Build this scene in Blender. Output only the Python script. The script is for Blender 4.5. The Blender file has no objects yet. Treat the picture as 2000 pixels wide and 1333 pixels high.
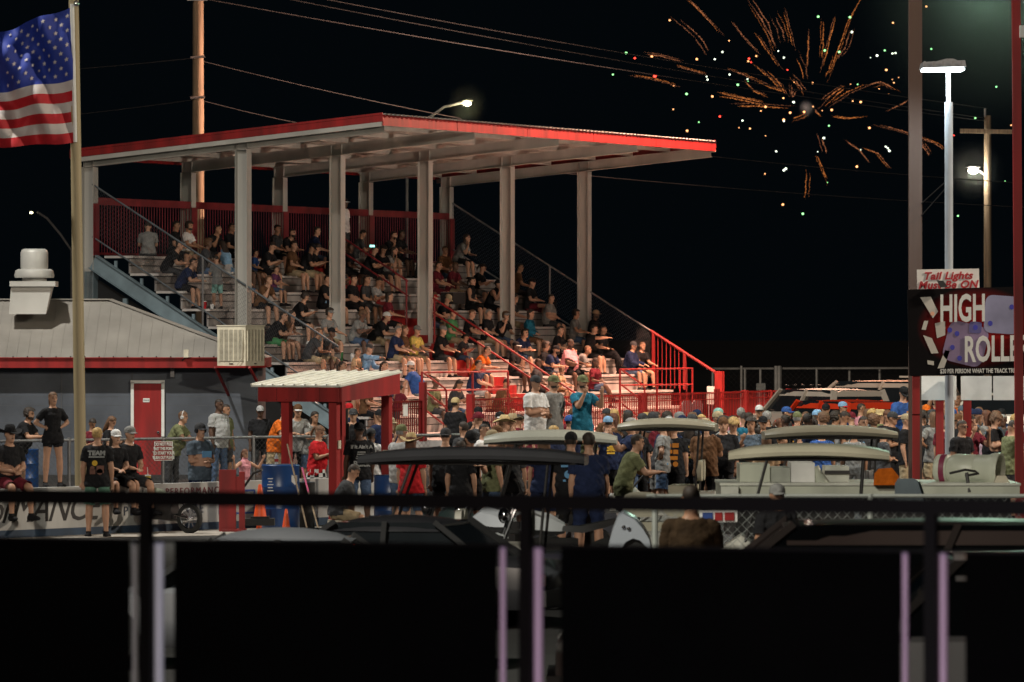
import bpy, bmesh, math, random
import numpy as np
from mathutils import Vector, Matrix, noise
R = math.radians
random.seed(7)
C = bpy.context.scene.collection
SC = bpy.context.scene
# ------------------------------------------------------------------ camera
F = 11250.0; HC = 3.4; YH = 640.0
cd = bpy.data.cameras.new('camera'); cam = bpy.data.objects.new('camera', cd); C.objects.link(cam)
cam.location = (0, 0, HC); cam.rotation_euler = (R(90), 0, 0)
cd.lens = 202.5; cd.sensor_width = 36; cd.shift_y = -26.5/2000; cd.clip_start = 1; cd.clip_end = 3000
cd.dof.use_dof = True; cd.dof.focus_distance = 125; cd.dof.aperture_fstop = 5.6
SC.camera = cam
# ------------------------------------------------------------------ night sky, floodlights
w = bpy.data.worlds.new('World'); SC.world = w; w.use_nodes = True
nt = w.node_tree; bg = nt.nodes['Background']
bg.inputs[0].default_value = (0.16, 0.30, 0.42, 1); bg.inputs[1].default_value = 0.0055
SC.view_settings.view_transform = 'Standard'; SC.view_settings.look = 'None'; SC.view_settings.exposure = 0.15
def P(px, py, Y):                       # a pixel of the photograph at distance Y -> world point
    return Vector(((px-1000)*Y/F, Y, HC-(py-YH)*Y/F))
def G(px, Y, z=0.0): return Vector(((px-1000)*Y/F, Y, z))
def S(u, v, z):                         # grandstand coordinates: u along its length, v down towards the track
    return Vector((-7.35+.3939*u+.9191*v, 157.5+.9191*u-.3939*v, z))
UD = Vector((.3939, .9191, 0)); VD = Vector((.9191, -.3939, 0)); ZD = Vector((0, 0, 1))
def lamp(name, kind, loc, target, energy, color, size=1.0, spot=None, blend=.5, label=None):
    d = bpy.data.lights.new(name, kind); d.energy = energy; d.color = color
    if kind == 'SUN': d.angle = size
    elif kind == 'AREA': d.size = size
    else: d.shadow_soft_size = size
    if spot: d.spot_size = R(spot); d.spot_blend = blend
    o = bpy.data.objects.new(name, d); C.objects.link(o); o.location = loc
    o.rotation_euler = (Vector(target)-Vector(loc)).to_track_quat('-Z', 'Y').to_euler()
    return o
# a far bank of track floodlights behind the camera (low, slightly from the left)
lamp('track_floodlight', 'SUN', (-30, -60, 60), (-30+.22*100, -60+.97*100, 60-28), 0.34, (1.0, .84, .69), R(1.5))
# floodlights on masts out of frame, and two added fill lamps
lamp('mast_floodlight', 'SPOT', (-24, 104, 46), (-6, 118, 0), 110000, (1.0, .97, .88), .6, 84, .6)
lamp('pit_floodlight', 'SPOT', (-9, 50, 15), (5, 92, 1), 15000, (1.0, .96, .82), .5, 135, .5)
lamp('roof_fill_light', 'SPOT', S(2, 26, 1.6), S(11, 0, 9.6), 5600, (1.0, .86, .70), .4, 60, .7)  # added fill from near the ground, stands in for bounce on the roof underside
lamp('salmon_floodlight', 'SPOT', S(19, 8.6, 18.1), S(15, 4, 1), 56000, (1.0, .54, .37), .25, 125, .4)
lamp('right_floodlight', 'SPOT', (24, 96, 16), (6, 112, 0), 20000, (1.0, .84, .66), .5, 150, .5)
lamp('pipe_fill_light', 'POINT', (0.2, 20.5, 1.9), (0, 0, 0), 190, (.92, .86, 1.0), .3)  # added fill lamp by the railing, brightens its pipes
# ------------------------------------------------------------------ materials
MATS = {}
def mat(name, col, rough=.6, metal=0.0, var=.25, scale=3.0, bump=0.0, emit=None, es=1.0, spec=.5, kind='noise', detail=6):
    if name in MATS: return MATS[name]
    m = bpy.data.materials.new(name); m.use_nodes = True; n = m.node_tree.nodes; l = m.node_tree.links
    b = n['Principled BSDF']; b.inputs['Roughness'].default_value = rough; b.inputs['Metallic'].default_value = metal
    b.inputs['Specular IOR Level'].default_value = spec
    if emit:
        b.inputs['Base Color'].default_value = (0, 0, 0, 1)
        b.inputs['Emission Color'].default_value = (*emit, 1); b.inputs['Emission Strength'].default_value = es
        MATS[name] = m; return m
    tc = n.new('ShaderNodeTexCoord'); mp = n.new('ShaderNodeMapping'); l.new(tc.outputs['Object'], mp.inputs[0])
    if kind == 'streak': mp.inputs['Scale'].default_value = (1, 1, .12)
    if kind == 'wood': mp.inputs['Scale'].default_value = (6, 6, .35)
    t = n.new('ShaderNodeTexNoise'); t.inputs['Scale'].default_value = scale; t.inputs['Detail'].default_value = detail
    l.new(mp.outputs[0], t.inputs['Vector'])
    cr = n.new('ShaderNodeValToRGB'); cr.color_ramp.elements[0].position = .32; cr.color_ramp.elements[1].position = .68
    c0 = tuple(max(0, c*(1-var)) for c in col); c1 = tuple(min(1, c*(1+var*.6)) for c in col)
    cr.color_ramp.elements[0].color = (*c0, 1); cr.color_ramp.elements[1].color = (*c1, 1)
    l.new(t.outputs['Fac'], cr.inputs[0]); l.new(cr.outputs[0], b.inputs['Base Color'])
    if bump:
        bp = n.new('ShaderNodeBump'); bp.inputs['Strength'].default_value = bump; bp.inputs['Distance'].default_value = .03
        l.new(t.outputs['Fac'], bp.inputs['Height']); l.new(bp.outputs[0], b.inputs['Normal'])
    MATS[name] = m; return m
def cloth(col):
    k = 'cloth_%d_%d_%d' % tuple(int(c*255) for c in col)
    return mat(k, col, .9, 0, .22, 12.0, 1.0, spec=.2)
def skin(col):
    k = 'skin_%d_%d_%d' % tuple(int(c*255) for c in col)
    return mat(k, col, .55, 0, .12, 14.0, 0, spec=.35)
M_STEEL = mat('painted_steel', (.46, .45, .42), .55, 0, .22, 1.3, kind='streak')
M_STEELD = mat('primer_blue_steel', (.20, .27, .31), .6, 0, .3, 1.5)
M_RED = mat('red_paint', (.28, .008, .008), .6, 0, .45, 3.2, kind='streak')
M_REDD = mat('weathered_red_paint', (.20, .016, .022), .6, 0, .35, 2.5)
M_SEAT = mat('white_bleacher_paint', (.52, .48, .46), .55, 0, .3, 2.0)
M_RISER = mat('darker_riser_paint', (.36, .33, .315), .6, 0, .35, 1.6, kind='streak')  # darker than the seat boards, sets the rows apart
M_SEATL = mat('bleacher_joint', (.10, .09, .09), .8, 0, .3, 3)
M_CORR = mat('galvanised_sheet', (.50, .49, .46), .5, .15, .25, .8)
M_ROOFG = mat('grey_sheet_roofing', (.27, .25, .225), .6, .1, .22, .9)
M_BLOCK = mat('grey_painted_block', (.075, .085, .105), .8, 0, .3, 1.4, .2)
M_WHITE = mat('white_paint', (.72, .72, .70), .5, 0, .15, 3)
M_CREAM = mat('cream_enamel', (.62, .57, .45), .5, 0, .2, 4)
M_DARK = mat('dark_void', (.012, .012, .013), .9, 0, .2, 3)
M_BLACK = mat('black_metal', (.02, .018, .018), .5, 0, .3, 6)
M_RUBBER = mat('black_rubber', (.015, .015, .015), .8, 0, .3, 6)
M_GALV = mat('galvanised_pipe', (.24, .235, .24), .42, .5, .25, 5)
M_WIRE = mat('chain_link_wire', (.10, .10, .105), .45, .4, .2, 5)
M_WOOD = mat('weathered_pole_wood', (.24, .18, .12), .85, 0, .45, 2.0, .5, kind='wood')
M_GLASS = mat('dark_glass', (.01, .012, .014), .06, 0, .1, 2, spec=.8)
M_CHROME = mat('chrome', (.6, .6, .62), .15, 1, .05, 2)
M_ASPHALT = mat('asphalt', (.012, .0115, .0115), .9, 0, .35, 1.1, .3)
M_CONC = mat('concrete', (.30, .27, .235), .85, 0, .3, 1.4, .2)
# ------------------------------------------------------------------ mesh builder
class MB:
    def __init__(s): s.v = []; s.f = []; s.m = []
    def add(s, vs, fs, mi=0):
        b = len(s.v); s.v += [Vector(p) for p in vs]; s.f += [tuple(i+b for i in f) for f in fs]; s.m += [mi]*len(fs); return s
    def obox(s, c, a, b, d, mi=0):                                    # centre and three half-axes
        c, a, b, d = Vector(c), Vector(a), Vector(b), Vector(d)
        vs = [c+a*i+b*j+d*k for i in (-1, 1) for j in (-1, 1) for k in (-1, 1)]
        fs = [(0, 1, 3, 2), (4, 6, 7, 5), (0, 4, 5, 1), (2, 3, 7, 6), (0, 2, 6, 4), (1, 5, 7, 3)]
        if a.cross(b).dot(d) < 0: fs = [f[::-1] for f in fs]
        return s.add(vs, fs, mi)
    def box(s, x0, y0, z0, x1, y1, z1, mi=0):
        return s.obox(((x0+x1)/2, (y0+y1)/2, (z0+z1)/2), ((x1-x0)/2, 0, 0), (0, (y1-y0)/2, 0), (0, 0, (z1-z0)/2), mi)
    def sbox(s, u0, u1, v0, v1, z0, z1, mi=0):                        # box in grandstand axes
        return s.obox(S((u0+u1)/2, (v0+v1)/2, (z0+z1)/2), UD*(u1-u0)/2, VD*(v1-v0)/2, ZD*(z1-z0)/2, mi)
    def bar(s, a, b, w, h, up=(0, 0, 1), mi=0):
        a, b = Vector(a), Vector(b); d = b-a; up = Vector(up)
        x = d.cross(up)
        if x.length < 1e-6: x = d.cross(Vector((1, 0, 0)))
        x.normalize(); y = x.cross(d).normalized()
        return s.obox((a+b)/2, d/2, x*w/2, y*h/2, mi)
    def tube(s, pts, r, n=8, mi=0, cap=True):
        pts = [Vector(p) for p in pts]; rs = r if isinstance(r, (list, tuple)) else [r]*len(pts)
        b = len(s.v); pu = None
        for i, p in enumerate(pts):
            d = (pts[min(i+1, len(pts)-1)]-pts[max(i-1, 0)]).normalized()
            if pu is None:
                pu = d.orthogonal().normalized()
            else:
                pu = (pu-d*pu.dot(d)); pu = pu.normalized() if pu.length > 1e-6 else d.orthogonal().normalized()
            q = d.cross(pu)
            for k in range(n):
                a = 2*math.pi*k/n; s.v.append(p+(pu*math.cos(a)+q*math.sin(a))*rs[i])
        for i in range(len(pts)-1):
            for k in range(n):
                k2 = (k+1) % n; s.f.append((b+i*n+k, b+i*n+k2, b+(i+1)*n+k2, b+(i+1)*n+k)); s.m.append(mi)
        if cap:
            s.f.append(tuple(b+k for k in range(n))[::-1]); s.m.append(mi)
            e = b+(len(pts)-1)*n; s.f.append(tuple(e+k for k in range(n))); s.m.append(mi)
        return s
    def lathe(s, c, prof, n=16, mi=0, axis=(0, 0, 1), cap=True):                # profile of (radius, height) along the axis
        c = Vector(c); ax = Vector(axis).normalized()
        u_ = ax.orthogonal().normalized(); v_ = ax.cross(u_)
        return s.loft([[c+ax*h+(u_*math.cos(2*math.pi*k/n)+v_*math.sin(2*math.pi*k/n))*max(r, 1e-4) for k in range(n)] for r, h in prof], mi, cap)
    def loft(s, rings, mi=0, cap=True):
        n = len(rings[0]); b = len(s.v)
        for r in rings: s.v += [Vector(p) for p in r]
        for i in range(len(rings)-1):
            for k in range(n):
                k2 = (k+1) % n; s.f.append((b+i*n+k, b+i*n+k2, b+(i+1)*n+k2, b+(i+1)*n+k)); s.m.append(mi)
        if cap:
            s.f.append(tuple(b+k for k in range(n))[::-1]); s.m.append(mi)
            e = b+(len(rings)-1)*n; s.f.append(tuple(e+k for k in range(n))); s.m.append(mi)
        return s
    def prism(s, poly, d, mi=0):                                      # flat polygon (3-D points) given thickness vector d
        poly = [Vector(p) for p in poly]; d = Vector(d); n = len(poly)
        return s.add(poly+[p+d for p in poly], [tuple(range(n))[::-1], tuple(range(n, 2*n))]+[(k, (k+1) % n, (k+1) % n+n, k+n) for k in range(n)], mi)
    def ell(s, c, rx, ry, rz, n=12, m=8, mi=0):
        c = Vector(c); rings = []
        for i in range(m+1):
            a = math.pi*i/m; a = min(max(a, .05), math.pi-.05)
            rings.append([c+Vector((rx*math.sin(a)*math.cos(2*math.pi*k/n), ry*math.sin(a)*math.sin(2*math.pi*k/n), -rz*math.cos(a))) for k in range(n)])
        return s.loft(rings, mi)
    def mesh(s, name, mats, smooth=False, off=None):
        me = bpy.data.meshes.new(name); o = Vector(off) if off is not None else Vector((0, 0, 0))
        me.from_pydata([tuple(p-o) for p in s.v], [], s.f)
        for m in (mats if isinstance(mats, (list, tuple)) else [mats]): me.materials.append(m)
        if len(set(s.m)) > 1: me.polygons.foreach_set('material_index', s.m)
        bm = bmesh.new(); bm.from_mesh(me); bmesh.ops.recalc_face_normals(bm, faces=bm.faces[:]); bm.to_mesh(me); bm.free()
        if smooth:
            me.polygons.foreach_set('use_smooth', [True]*len(me.polygons))
            try: me.set_sharp_from_angle(angle=R(40))
            except Exception: pass
        me.update(); return me
    def build(s, name, mats, parent=None, smooth=False):
        """one mesh object in place; its origin sits at its parent's origin, or at its own base"""
        if parent is not None: off = worldloc(parent)
        else:
            xs = [p.x for p in s.v]; ys = [p.y for p in s.v]; zs = [p.z for p in s.v]
            off = Vector(((min(xs)+max(xs))/2, (min(ys)+max(ys))/2, min(zs)))
        me = s.mesh(name, mats, smooth, off)
        o = bpy.data.objects.new(name, me); C.objects.link(o)
        if parent is not None: o.parent = parent
        else: o.location = off
        return o
def worldloc(o):
    l = Vector(o.location)
    while o.parent: o = o.parent; l += Vector(o.location)
    return l
def thing(name, label, cat, loc=(0, 0, 0), group=None, rz=0.0):
    o = bpy.data.objects.new(name, None); C.objects.link(o); o.location = loc; o.rotation_euler = (0, 0, rz); o.empty_display_size = .2
    return tag(o, label, cat, group)
def tag(o, label, cat, group=None):
    o['label'] = label; o['category'] = cat
    if group: o['group'] = group
    return o
def structure(o): o['kind'] = 'structure'; return o
def text(s, name, m, parent, origin, xdir, ydir, size, align='CENTER', ext=.004, shear=0.0, space=1.0, sx=1.0, bold=0.0):
    """lettering as a thin mesh lying in the plane of xdir, ydir"""
    c = bpy.data.curves.new(name, 'FONT'); c.body = s; c.size = size; c.align_x = align; c.align_y = 'CENTER'; c.extrude = ext; c.shear = shear
    c.space_character = space; c.offset = bold; c.resolution_u = 3
    t = bpy.data.objects.new('tmp', c); C.objects.link(t)
    dg = bpy.context.evaluated_depsgraph_get(); me = bpy.data.meshes.new_from_object(t.evaluated_get(dg)); bpy.data.objects.remove(t)
    X = Vector(xdir).normalized(); Y = Vector(ydir).normalized(); Zv = X.cross(Y)
    Mx = Matrix(((X.x*sx, Y.x, Zv.x), (X.y*sx, Y.y, Zv.y), (X.z*sx, Y.z, Zv.z))).to_4x4()
    off = Vector(origin)-(worldloc(parent) if parent else Vector((0, 0, 0)))
    me.transform(Matrix.Translation(off) @ Mx); me.materials.clear(); me.materials.append(m)
    o = bpy.data.objects.new(name, me); C.objects.link(o)
    if parent: o.parent = parent
    return o
def chain(mb, o, a, b, step=.09, t=.006, clip=None, mi=0):
    """chain-link wires in the parallelogram o, a (along), b (up): two sets of crossing diagonals"""
    o, a, b = Vector(o), Vector(a), Vector(b); L = a.length; H = b.length; n = a.cross(b).normalized()
    for sgn in (1, -1):
        x = -H if sgn > 0 else 0
        while x < (L if sgn > 0 else L+H):
            # the line goes from (x,0) to (x+sgn*H, H), clipped to 0..L
            t0, t1 = 0.0, 1.0; dx = sgn*H
            lo, hi = (0-x)/dx, (L-x)/dx
            if lo > hi: lo, hi = hi, lo
            t0 = max(t0, lo); t1 = min(t1, hi)
            if t1-t0 > .02:
                p = o+a/L*(x+dx*t0)+b*t0; q = o+a/L*(x+dx*t1)+b*t1
                d = (q-p).normalized(); w = d.cross(n)*t
                mb.add([p-w, p+w, q+w, q-w, p+n*t, q+n*t], [(0, 1, 2, 3), (1, 4, 5, 2), (4, 0, 3, 5)], mi)
            x += step*1.414
# ------------------------------------------------------------------ ground
g = MB(); g.add([(-400, -60, 0), (400, -60, 0), (400, 1500, 0), (-400, 1500, 0)], [(0, 1, 2, 3)])
structure(g.build('ground', M_ASPHALT))
g = MB(); g.prism([P(-60, 1052, 92.8)*Vector((1, 1, 0)).x if False else G(-80, 92, .004), G(900, 96, .004), G(900, 99.5, .004), G(-80, 94.5, .004)], (0, 0, .004))
structure(g.build('concrete_apron', M_CONC))
# ------------------------------------------------------------------ grandstand
SP = 6.1; NR = 11; RISE = .489; DEP = .797; ULEN = 4*SP
def nose(k): return -3.44+DEP*(NR-k)                # v of the front edge of row k
VR, VT = -4.71, 4.235                               # rear column line, beam tips (front column line is v=0)
def beamz(v): return 8.27+.093*v                    # underside of the roof beams
gs = thing('grandstand', 'roofed grandstand with white bleacher rows, white steel columns and red roof edge', 'grandstand', S(12.2, 0, 0))
A0, A1 = 11.3, 13.1                                 # centre aisle
for k in range(1, NR+1):
    z = RISE*k; v1 = nose(k); v0 = v1-DEP; r = MB()
    for (a, b) in ((0, A0), (A1, ULEN)):
        r.sbox(a, b, v0-.02, v1+.05, z-.065, z)               # seat board, slightly proud
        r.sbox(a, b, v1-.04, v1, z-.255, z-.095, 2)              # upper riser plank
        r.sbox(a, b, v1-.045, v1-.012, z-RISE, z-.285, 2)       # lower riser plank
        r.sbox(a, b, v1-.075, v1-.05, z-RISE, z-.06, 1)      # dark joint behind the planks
        n = 5
        for q in range(1, n+1):                              # board butt joints
            uu = a+(b-a)*(q-.5)/n; r.sbox(uu-.008, uu+.008, v1+.048, v1+.053, z-.062, z-.002, 1)
    r.build('seat_row', [M_SEAT, M_SEATL, M_RISER], gs)
st = MB()
for k in range(1, NR+1):                                     # red half-steps of the centre aisle
    z = RISE*k; v1 = nose(k)
    st.sbox(A0+.01, A1-.01, v1-DEP, v1, z-RISE, z)
    if k < NR+1: st.sbox(A0+.01, A1-.4 if k % 2 else A1-.01, v1, v1+DEP*.5, z-RISE, z-RISE*.5)
st.build('aisle_steps', M_RED, gs)
# columns and beams: rolled I sections
def ibeam(mb, a, b, d, w, side, tf=.016, tw=.012, mi=0):
    """I section from a to b, depth d along 'side x axis', flanges facing 'up' vector"""
    a, b = Vector(a), Vector(b); ax = (b-a).normalized(); up = Vector(side); up = (up-ax*up.dot(ax)).normalized(); lat = ax.cross(up)
    for s_ in (-1, 1): mb.obox((a+b)/2+up*s_*(d/2-tf/2), (b-a)/2, up*tf/2, lat*w/2, mi)
    mb.obox((a+b)/2, (b-a)/2, up*(d/2-tf), lat*tw/2, mi)
for i in range(5):
    u = SP*i
    zb = beamz(0)
    c = MB(); ibeam(c, S(u, 0, RISE*6 if i else 2.5), S(u, 0, zb-.002), .36, .30, VD)
    c.sbox(u-.15, u+.15, -.16, .16, zb-.02, zb-.003)
    c.sbox(u-.17, u+.17, -.24, .24, RISE*6, RISE*6+.02)
    c.build('column', M_STEEL, gs)
    c = MB(); ibeam(c, S(u, VR, 0 if i else 3.2), S(u, VR, beamz(VR)-.002), .36, .30, VD, mi=0)
    c.build('column', M_STEEL, gs)
    if i == 0:
        c = MB(); ibeam(c, S(u, VR, 0), S(u, VR, 4.95), .37, .31, VD); c.build('column_footing', M_STEELD, gs)
    bmz = MB(); a = S(u, VR-.2, beamz(VR-.2)+.16); b = S(u, VT, beamz(VT)+.16)
    ibeam(bmz, a, b, .31, .2, ZD)
    for vv in (VR-.15, VR+.15, -.16, .16):                    # stiffeners
        for s_ in (-1, 1): bmz.obox(S(u, vv, beamz(vv)+.16)+UD*s_*.052, VD*.006, UD*.045, ZD*.13)
    bmz.build('roof_beam', M_STEEL, gs)
# roof: purlins, corrugated sheet, fascias
rf = MB()
U0, U1 = -.35, ULEN+.08; V0, V1 = VR-.42, VT+.10
def roofz(v): return beamz(v)+.31+.16
nc = 2*int((U1-U0)/.28); rows = [V0, (V0+V1)/2, V1+.07]
prof = []
for i in range(nc+1):
    u = U0+(U1-U0)*i/nc; ph = i % 2
    du = .05
    prof += [(u-du, .034 if ph else 0), (u+du, .034 if ph else 0)]
vs = [S(u, v, roofz(v)+h) for v in rows for (u, h) in prof]; n = len(prof)
rf.add(vs, [(j*n+i, j*n+i+1, (j+1)*n+i+1, (j+1)*n+i) for j in range(2) for i in range(n-1)])
rfo = rf.build('roof_sheet', M_CORR, gs)
for v in (-4.9, -3.7, -2.4, -1.15, .35, 1.6, 2.85, 4.12):
    p = MB(); z = beamz(v)+.318
    p.sbox(U0+.08, U1-.08, v-.03, v+.03, z, z+.14) if v not in (4.12,) else p.sbox(U0+.08, U1-.08, v-.03, v+.03, z-.12, z+.14)
    p.build('purlin', M_STEEL, gs)
fa = MB()
for q in range(5):                                            # front fascia in lengths
    a = U0+(U1-U0)*q/5; b = U0+(U1-U0)*(q+1)/5
    fa.sbox(a+.012, b-.012, V1+.0, V1+.03, roofz(V1)-.29, roofz(V1)-.012)
fa.sbox(U0, U1, V1-.02, V1-.004, roofz(V1)-.28, roofz(V1))
fa.build('front_fascia', M_RED, gs)
for u in (U0-.03, U1):
    fb = MB(); a, b = S(u+.015, V0, roofz(V0)-.06), S(u+.015, V1+.03, roofz(V1)-.06)
    fb.bar(a, b, .03, .24); fb.build('side_fascia', M_RED, gs)
    fb = MB(); a, b = S(u+.03, V0+.05, roofz(V0)-.25), S(u+.03, V1, roofz(V1)-.25)
    fb.bar(a, b, .10, .12); fb.build('rake_channel', M_STEEL, gs)
fb = MB(); fb.sbox(U0, U1, V0-.03, V0, roofz(V0)-.2, roofz(V0)+.01); fb.build('rear_fascia', M_RED, gs)
# rear guard: red rail with pickets
ZB = RISE*NR
bk = MB(); bk.sbox(0.1, ULEN, VR+.10, VR+.16, ZB+1.42, ZB+1.62); bk.sbox(.1, ULEN, VR+.11, VR+.15, ZB+.03, ZB+.10)
bk.build('back_rail', M_REDD, gs)
pk = MB(); u = .3
while u < ULEN: pk.sbox(u-.016, u+.016, VR+.12, VR+.132, ZB+.1, ZB+1.42); u += .17
pk.build('back_pickets', M_REDD, gs)
for i in range(5):
    p = MB(); p.sbox(SP*i-.17, SP*i+.17, VR+.19, VR+.21, ZB, ZB+1.45); p.build('rail_post_panel', M_REDD, gs)
# sloped side rails with chain link
for ue, nm in ((-.06, 'left'), (ULEN+.06, 'right')):
    def rz(v): return 7.36-.597*(v+4.6)
    s_ = MB(); split = 2.2 if nm == 'right' else 2.9
    s_.tube([S(ue, -4.6, rz(-4.6)), S(ue, split, rz(split))], .028, 8)
    s_.tube([S(ue, -4.6, rz(-4.6)-1.45), S(ue, split, rz(split)-1.45)], .024, 8)
    s_.build('side_rail', M_GALV if nm == 'right' else mat('dull_blue_rail', (.10, .115, .13), .6, .2, .3, 4), gs, True)
    if nm == 'right':
        q = MB(); q.tube([S(ue, split, rz(split)), S(ue, 4.45, rz(4.45))], .045, 8)
        for v in (2.3, 3.35): q.sbox(ue-.04, ue+.04, v-.04, v+.04, RISE*3, rz(v))
        for v in np.arange(2.45, 3.3, .14): q.sbox(ue-.01, ue+.01, v-.01, v+.01, 1.5, rz(v))
        q.sbox(ue-.11, ue+.11, 4.38, 4.62, 0, 2.05)
        q.build('lower_side_rail', M_RED, gs, True)
    m_ = MB(); chain(m_, S(ue, -4.6, rz(-4.6)-1.32), S(ue, split, rz(split)-1.32)-S(ue, -4.6, rz(-4.6)-1.32), Vector((0, 0, 1.32)), .085, .0024)
    m_.build('chain_link_panel', M_WIRE, gs)
    for v in (-4.55, -1.2):
        p = MB(); p.tube([S(ue, v, rz(v)-1.9), S(ue, v, rz(v))], .03, 8); p.build('rail_post', M_GALV, gs, True)
# side stringer (blue grey steel) with short posts under the rows
sg = MB(); a, b = S(-.12, -4.55, 5.22), S(-.12, 4.3, 5.22-.6*8.85)
ibeam(sg, a, b, .42, .2, ZD); sg.build('stringer', M_STEELD, gs)
for k in range(2, NR+1):
    q = MB(); v1 = nose(k); q.sbox(-.03, .03, v1-.5, v1-.42, RISE*k-.62, RISE*k-.14)
    q.build('seat_bracket', M_STEELD, gs)
for v in (-3.6, -2.4):
    q = MB(); q.sbox(-.06, .04, v-.06, v+.06, 0, 4.2-(v+3.6)*.6); q.build('support_post', M_STEELD, gs)
# near-black sheet added for the shade under the rows, closing the view through
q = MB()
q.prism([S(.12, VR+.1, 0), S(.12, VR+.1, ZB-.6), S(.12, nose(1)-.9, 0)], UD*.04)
q.build('under_shade_sheet', M_DARK, gs)
# aisle handrails: upper dark pair, lower pair
def hrail(v0, v1, u, mids=(.95, .55), posts=(), m=M_RED, r=.028):
    def zz(v): return RISE*(NR-(v+3.44)/DEP)+.0
    for h in mids:
        q = MB(); q.tube([S(u, v0, zz(v0)+h), S(u, v1, zz(v1)+h)], r, 8); q.build('aisle_rail', m, gs, True)
    for v in posts:
        q = MB(); q.tube([S(u, v, zz(v)-.2), S(u, v, zz(v)+mids[0])], r, 8); q.build('rail_post', m, gs, True)
hrail(-2.9, -.55, 12.2, (1.15, .72), (-.6,), M_REDD)
hrail(.25, 5.1, 12.2, (1.15, .72), (.3, 4.9))
# horizontal pipe rails round the lower landings
def piperail(pts, m=M_RED, r=.027, name='pipe_rail'):
    q = MB(); q.tube(pts, r, 8); return q.build(name, m, gs, True)
def landing(pxa, pxb, ytop, u, v, extra):
    pass
def Sx(px, v):                                                # u of a point at pixel column px on the line v
    # solve 1000+F*X/Y = px
    k = (px-1000)/F; return (k*(157.5-.3939*v)-(-7.35+.9191*v))/(.3939-k*.9191)
def Zy(py, u, v): Y = 157.5+.9191*u-.3939*v; return HC-(py-YH)*Y/F
def SP_(px, py, v): u = Sx(px, v); return S(u, v, Zy(py, u, v))
for (a, b, yt, ym, sx, v) in ((824, 992, 728, 763, 868, 4.9), (1211, 1352, 722, 753, 1263, 4.9)):
    piperail([SP_(a, yt, v), SP_(b, yt-2, v)]); piperail([SP_(a, ym, v), SP_(b, ym-2, v)])
    for x in ((a, (a+b)//2+15, b) if a < 1000 else (a, sx+20, b)):
        t_ = SP_(x, yt-1, v); q = MB(); q.tube([Vector((t_.x, t_.y, .4)), t_], .032, 8); q.build('rail_post', M_RED, gs, True)
    piperail([SP_(a+2, yt, v+.3), SP_(a+44, yt+30, v+.3), SP_(a+48, yt+36, v+.3), SP_(a+48, yt+110, v+.3)])
    piperail([SP_(a+4, ym, v+.3), SP_(a+48, ym+34, v+.3)]); piperail([SP_(a+6, ym+38, v+.3), SP_(a+48, ym+70, v+.3)])
for x in (1328, 1341): piperail([SP_(x, 720, 4.7), SP_(x, 815, 4.7)])
# walkway deck before the first row
dk = MB(); dk.sbox(-1.0, ULEN+5, nose(1)+.0, 6.9, 0, .38); dk.build('walkway_deck', M_SEAT, gs)
# ------------------------------------------------------------------ red picket fence on the walkway
pf = thing('picket_fence', 'red metal picket fence along the foot of the grandstand', 'fence', S(14, 6.5, .38))
for (ua, ub) in ((Sx(757, 6.5), Sx(826, 6.5)), (Sx(919, 6.5), Sx(1255, 6.5)), (Sx(1255, 6.5), Sx(1402, 6.5)), (Sx(1402, 6.5), Sx(1541, 6.5))):
    q = MB(); q.sbox(ua, ub, 6.48, 6.52, 1.42, 1.47); q.sbox(ua, ub, 6.485, 6.515, .47, .51); q.sbox(ua, ub, 6.485, 6.515, 1.24, 1.27)
    u = ua+.1
    while u < ub: q.sbox(u-.011, u+.011, 6.489, 6.511, .5, 1.44); u += .135
    q.build('picket_panel', M_RED, pf)
for px, h, w_ in ((826, 1.95, .08), (919, 1.6, .09), (1255, 1.5, .10), (1400, 1.56, .07), (1455, 1.5, .09), (1505, 1.48, .05), (1540, 1.5, .07)):
    u = Sx(px, 6.5); q = MB(); q.sbox(u-w_, u+w_, 6.5-w_, 6.5+w_, .38, h); q.build('fence_post', M_RED, pf)
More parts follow.
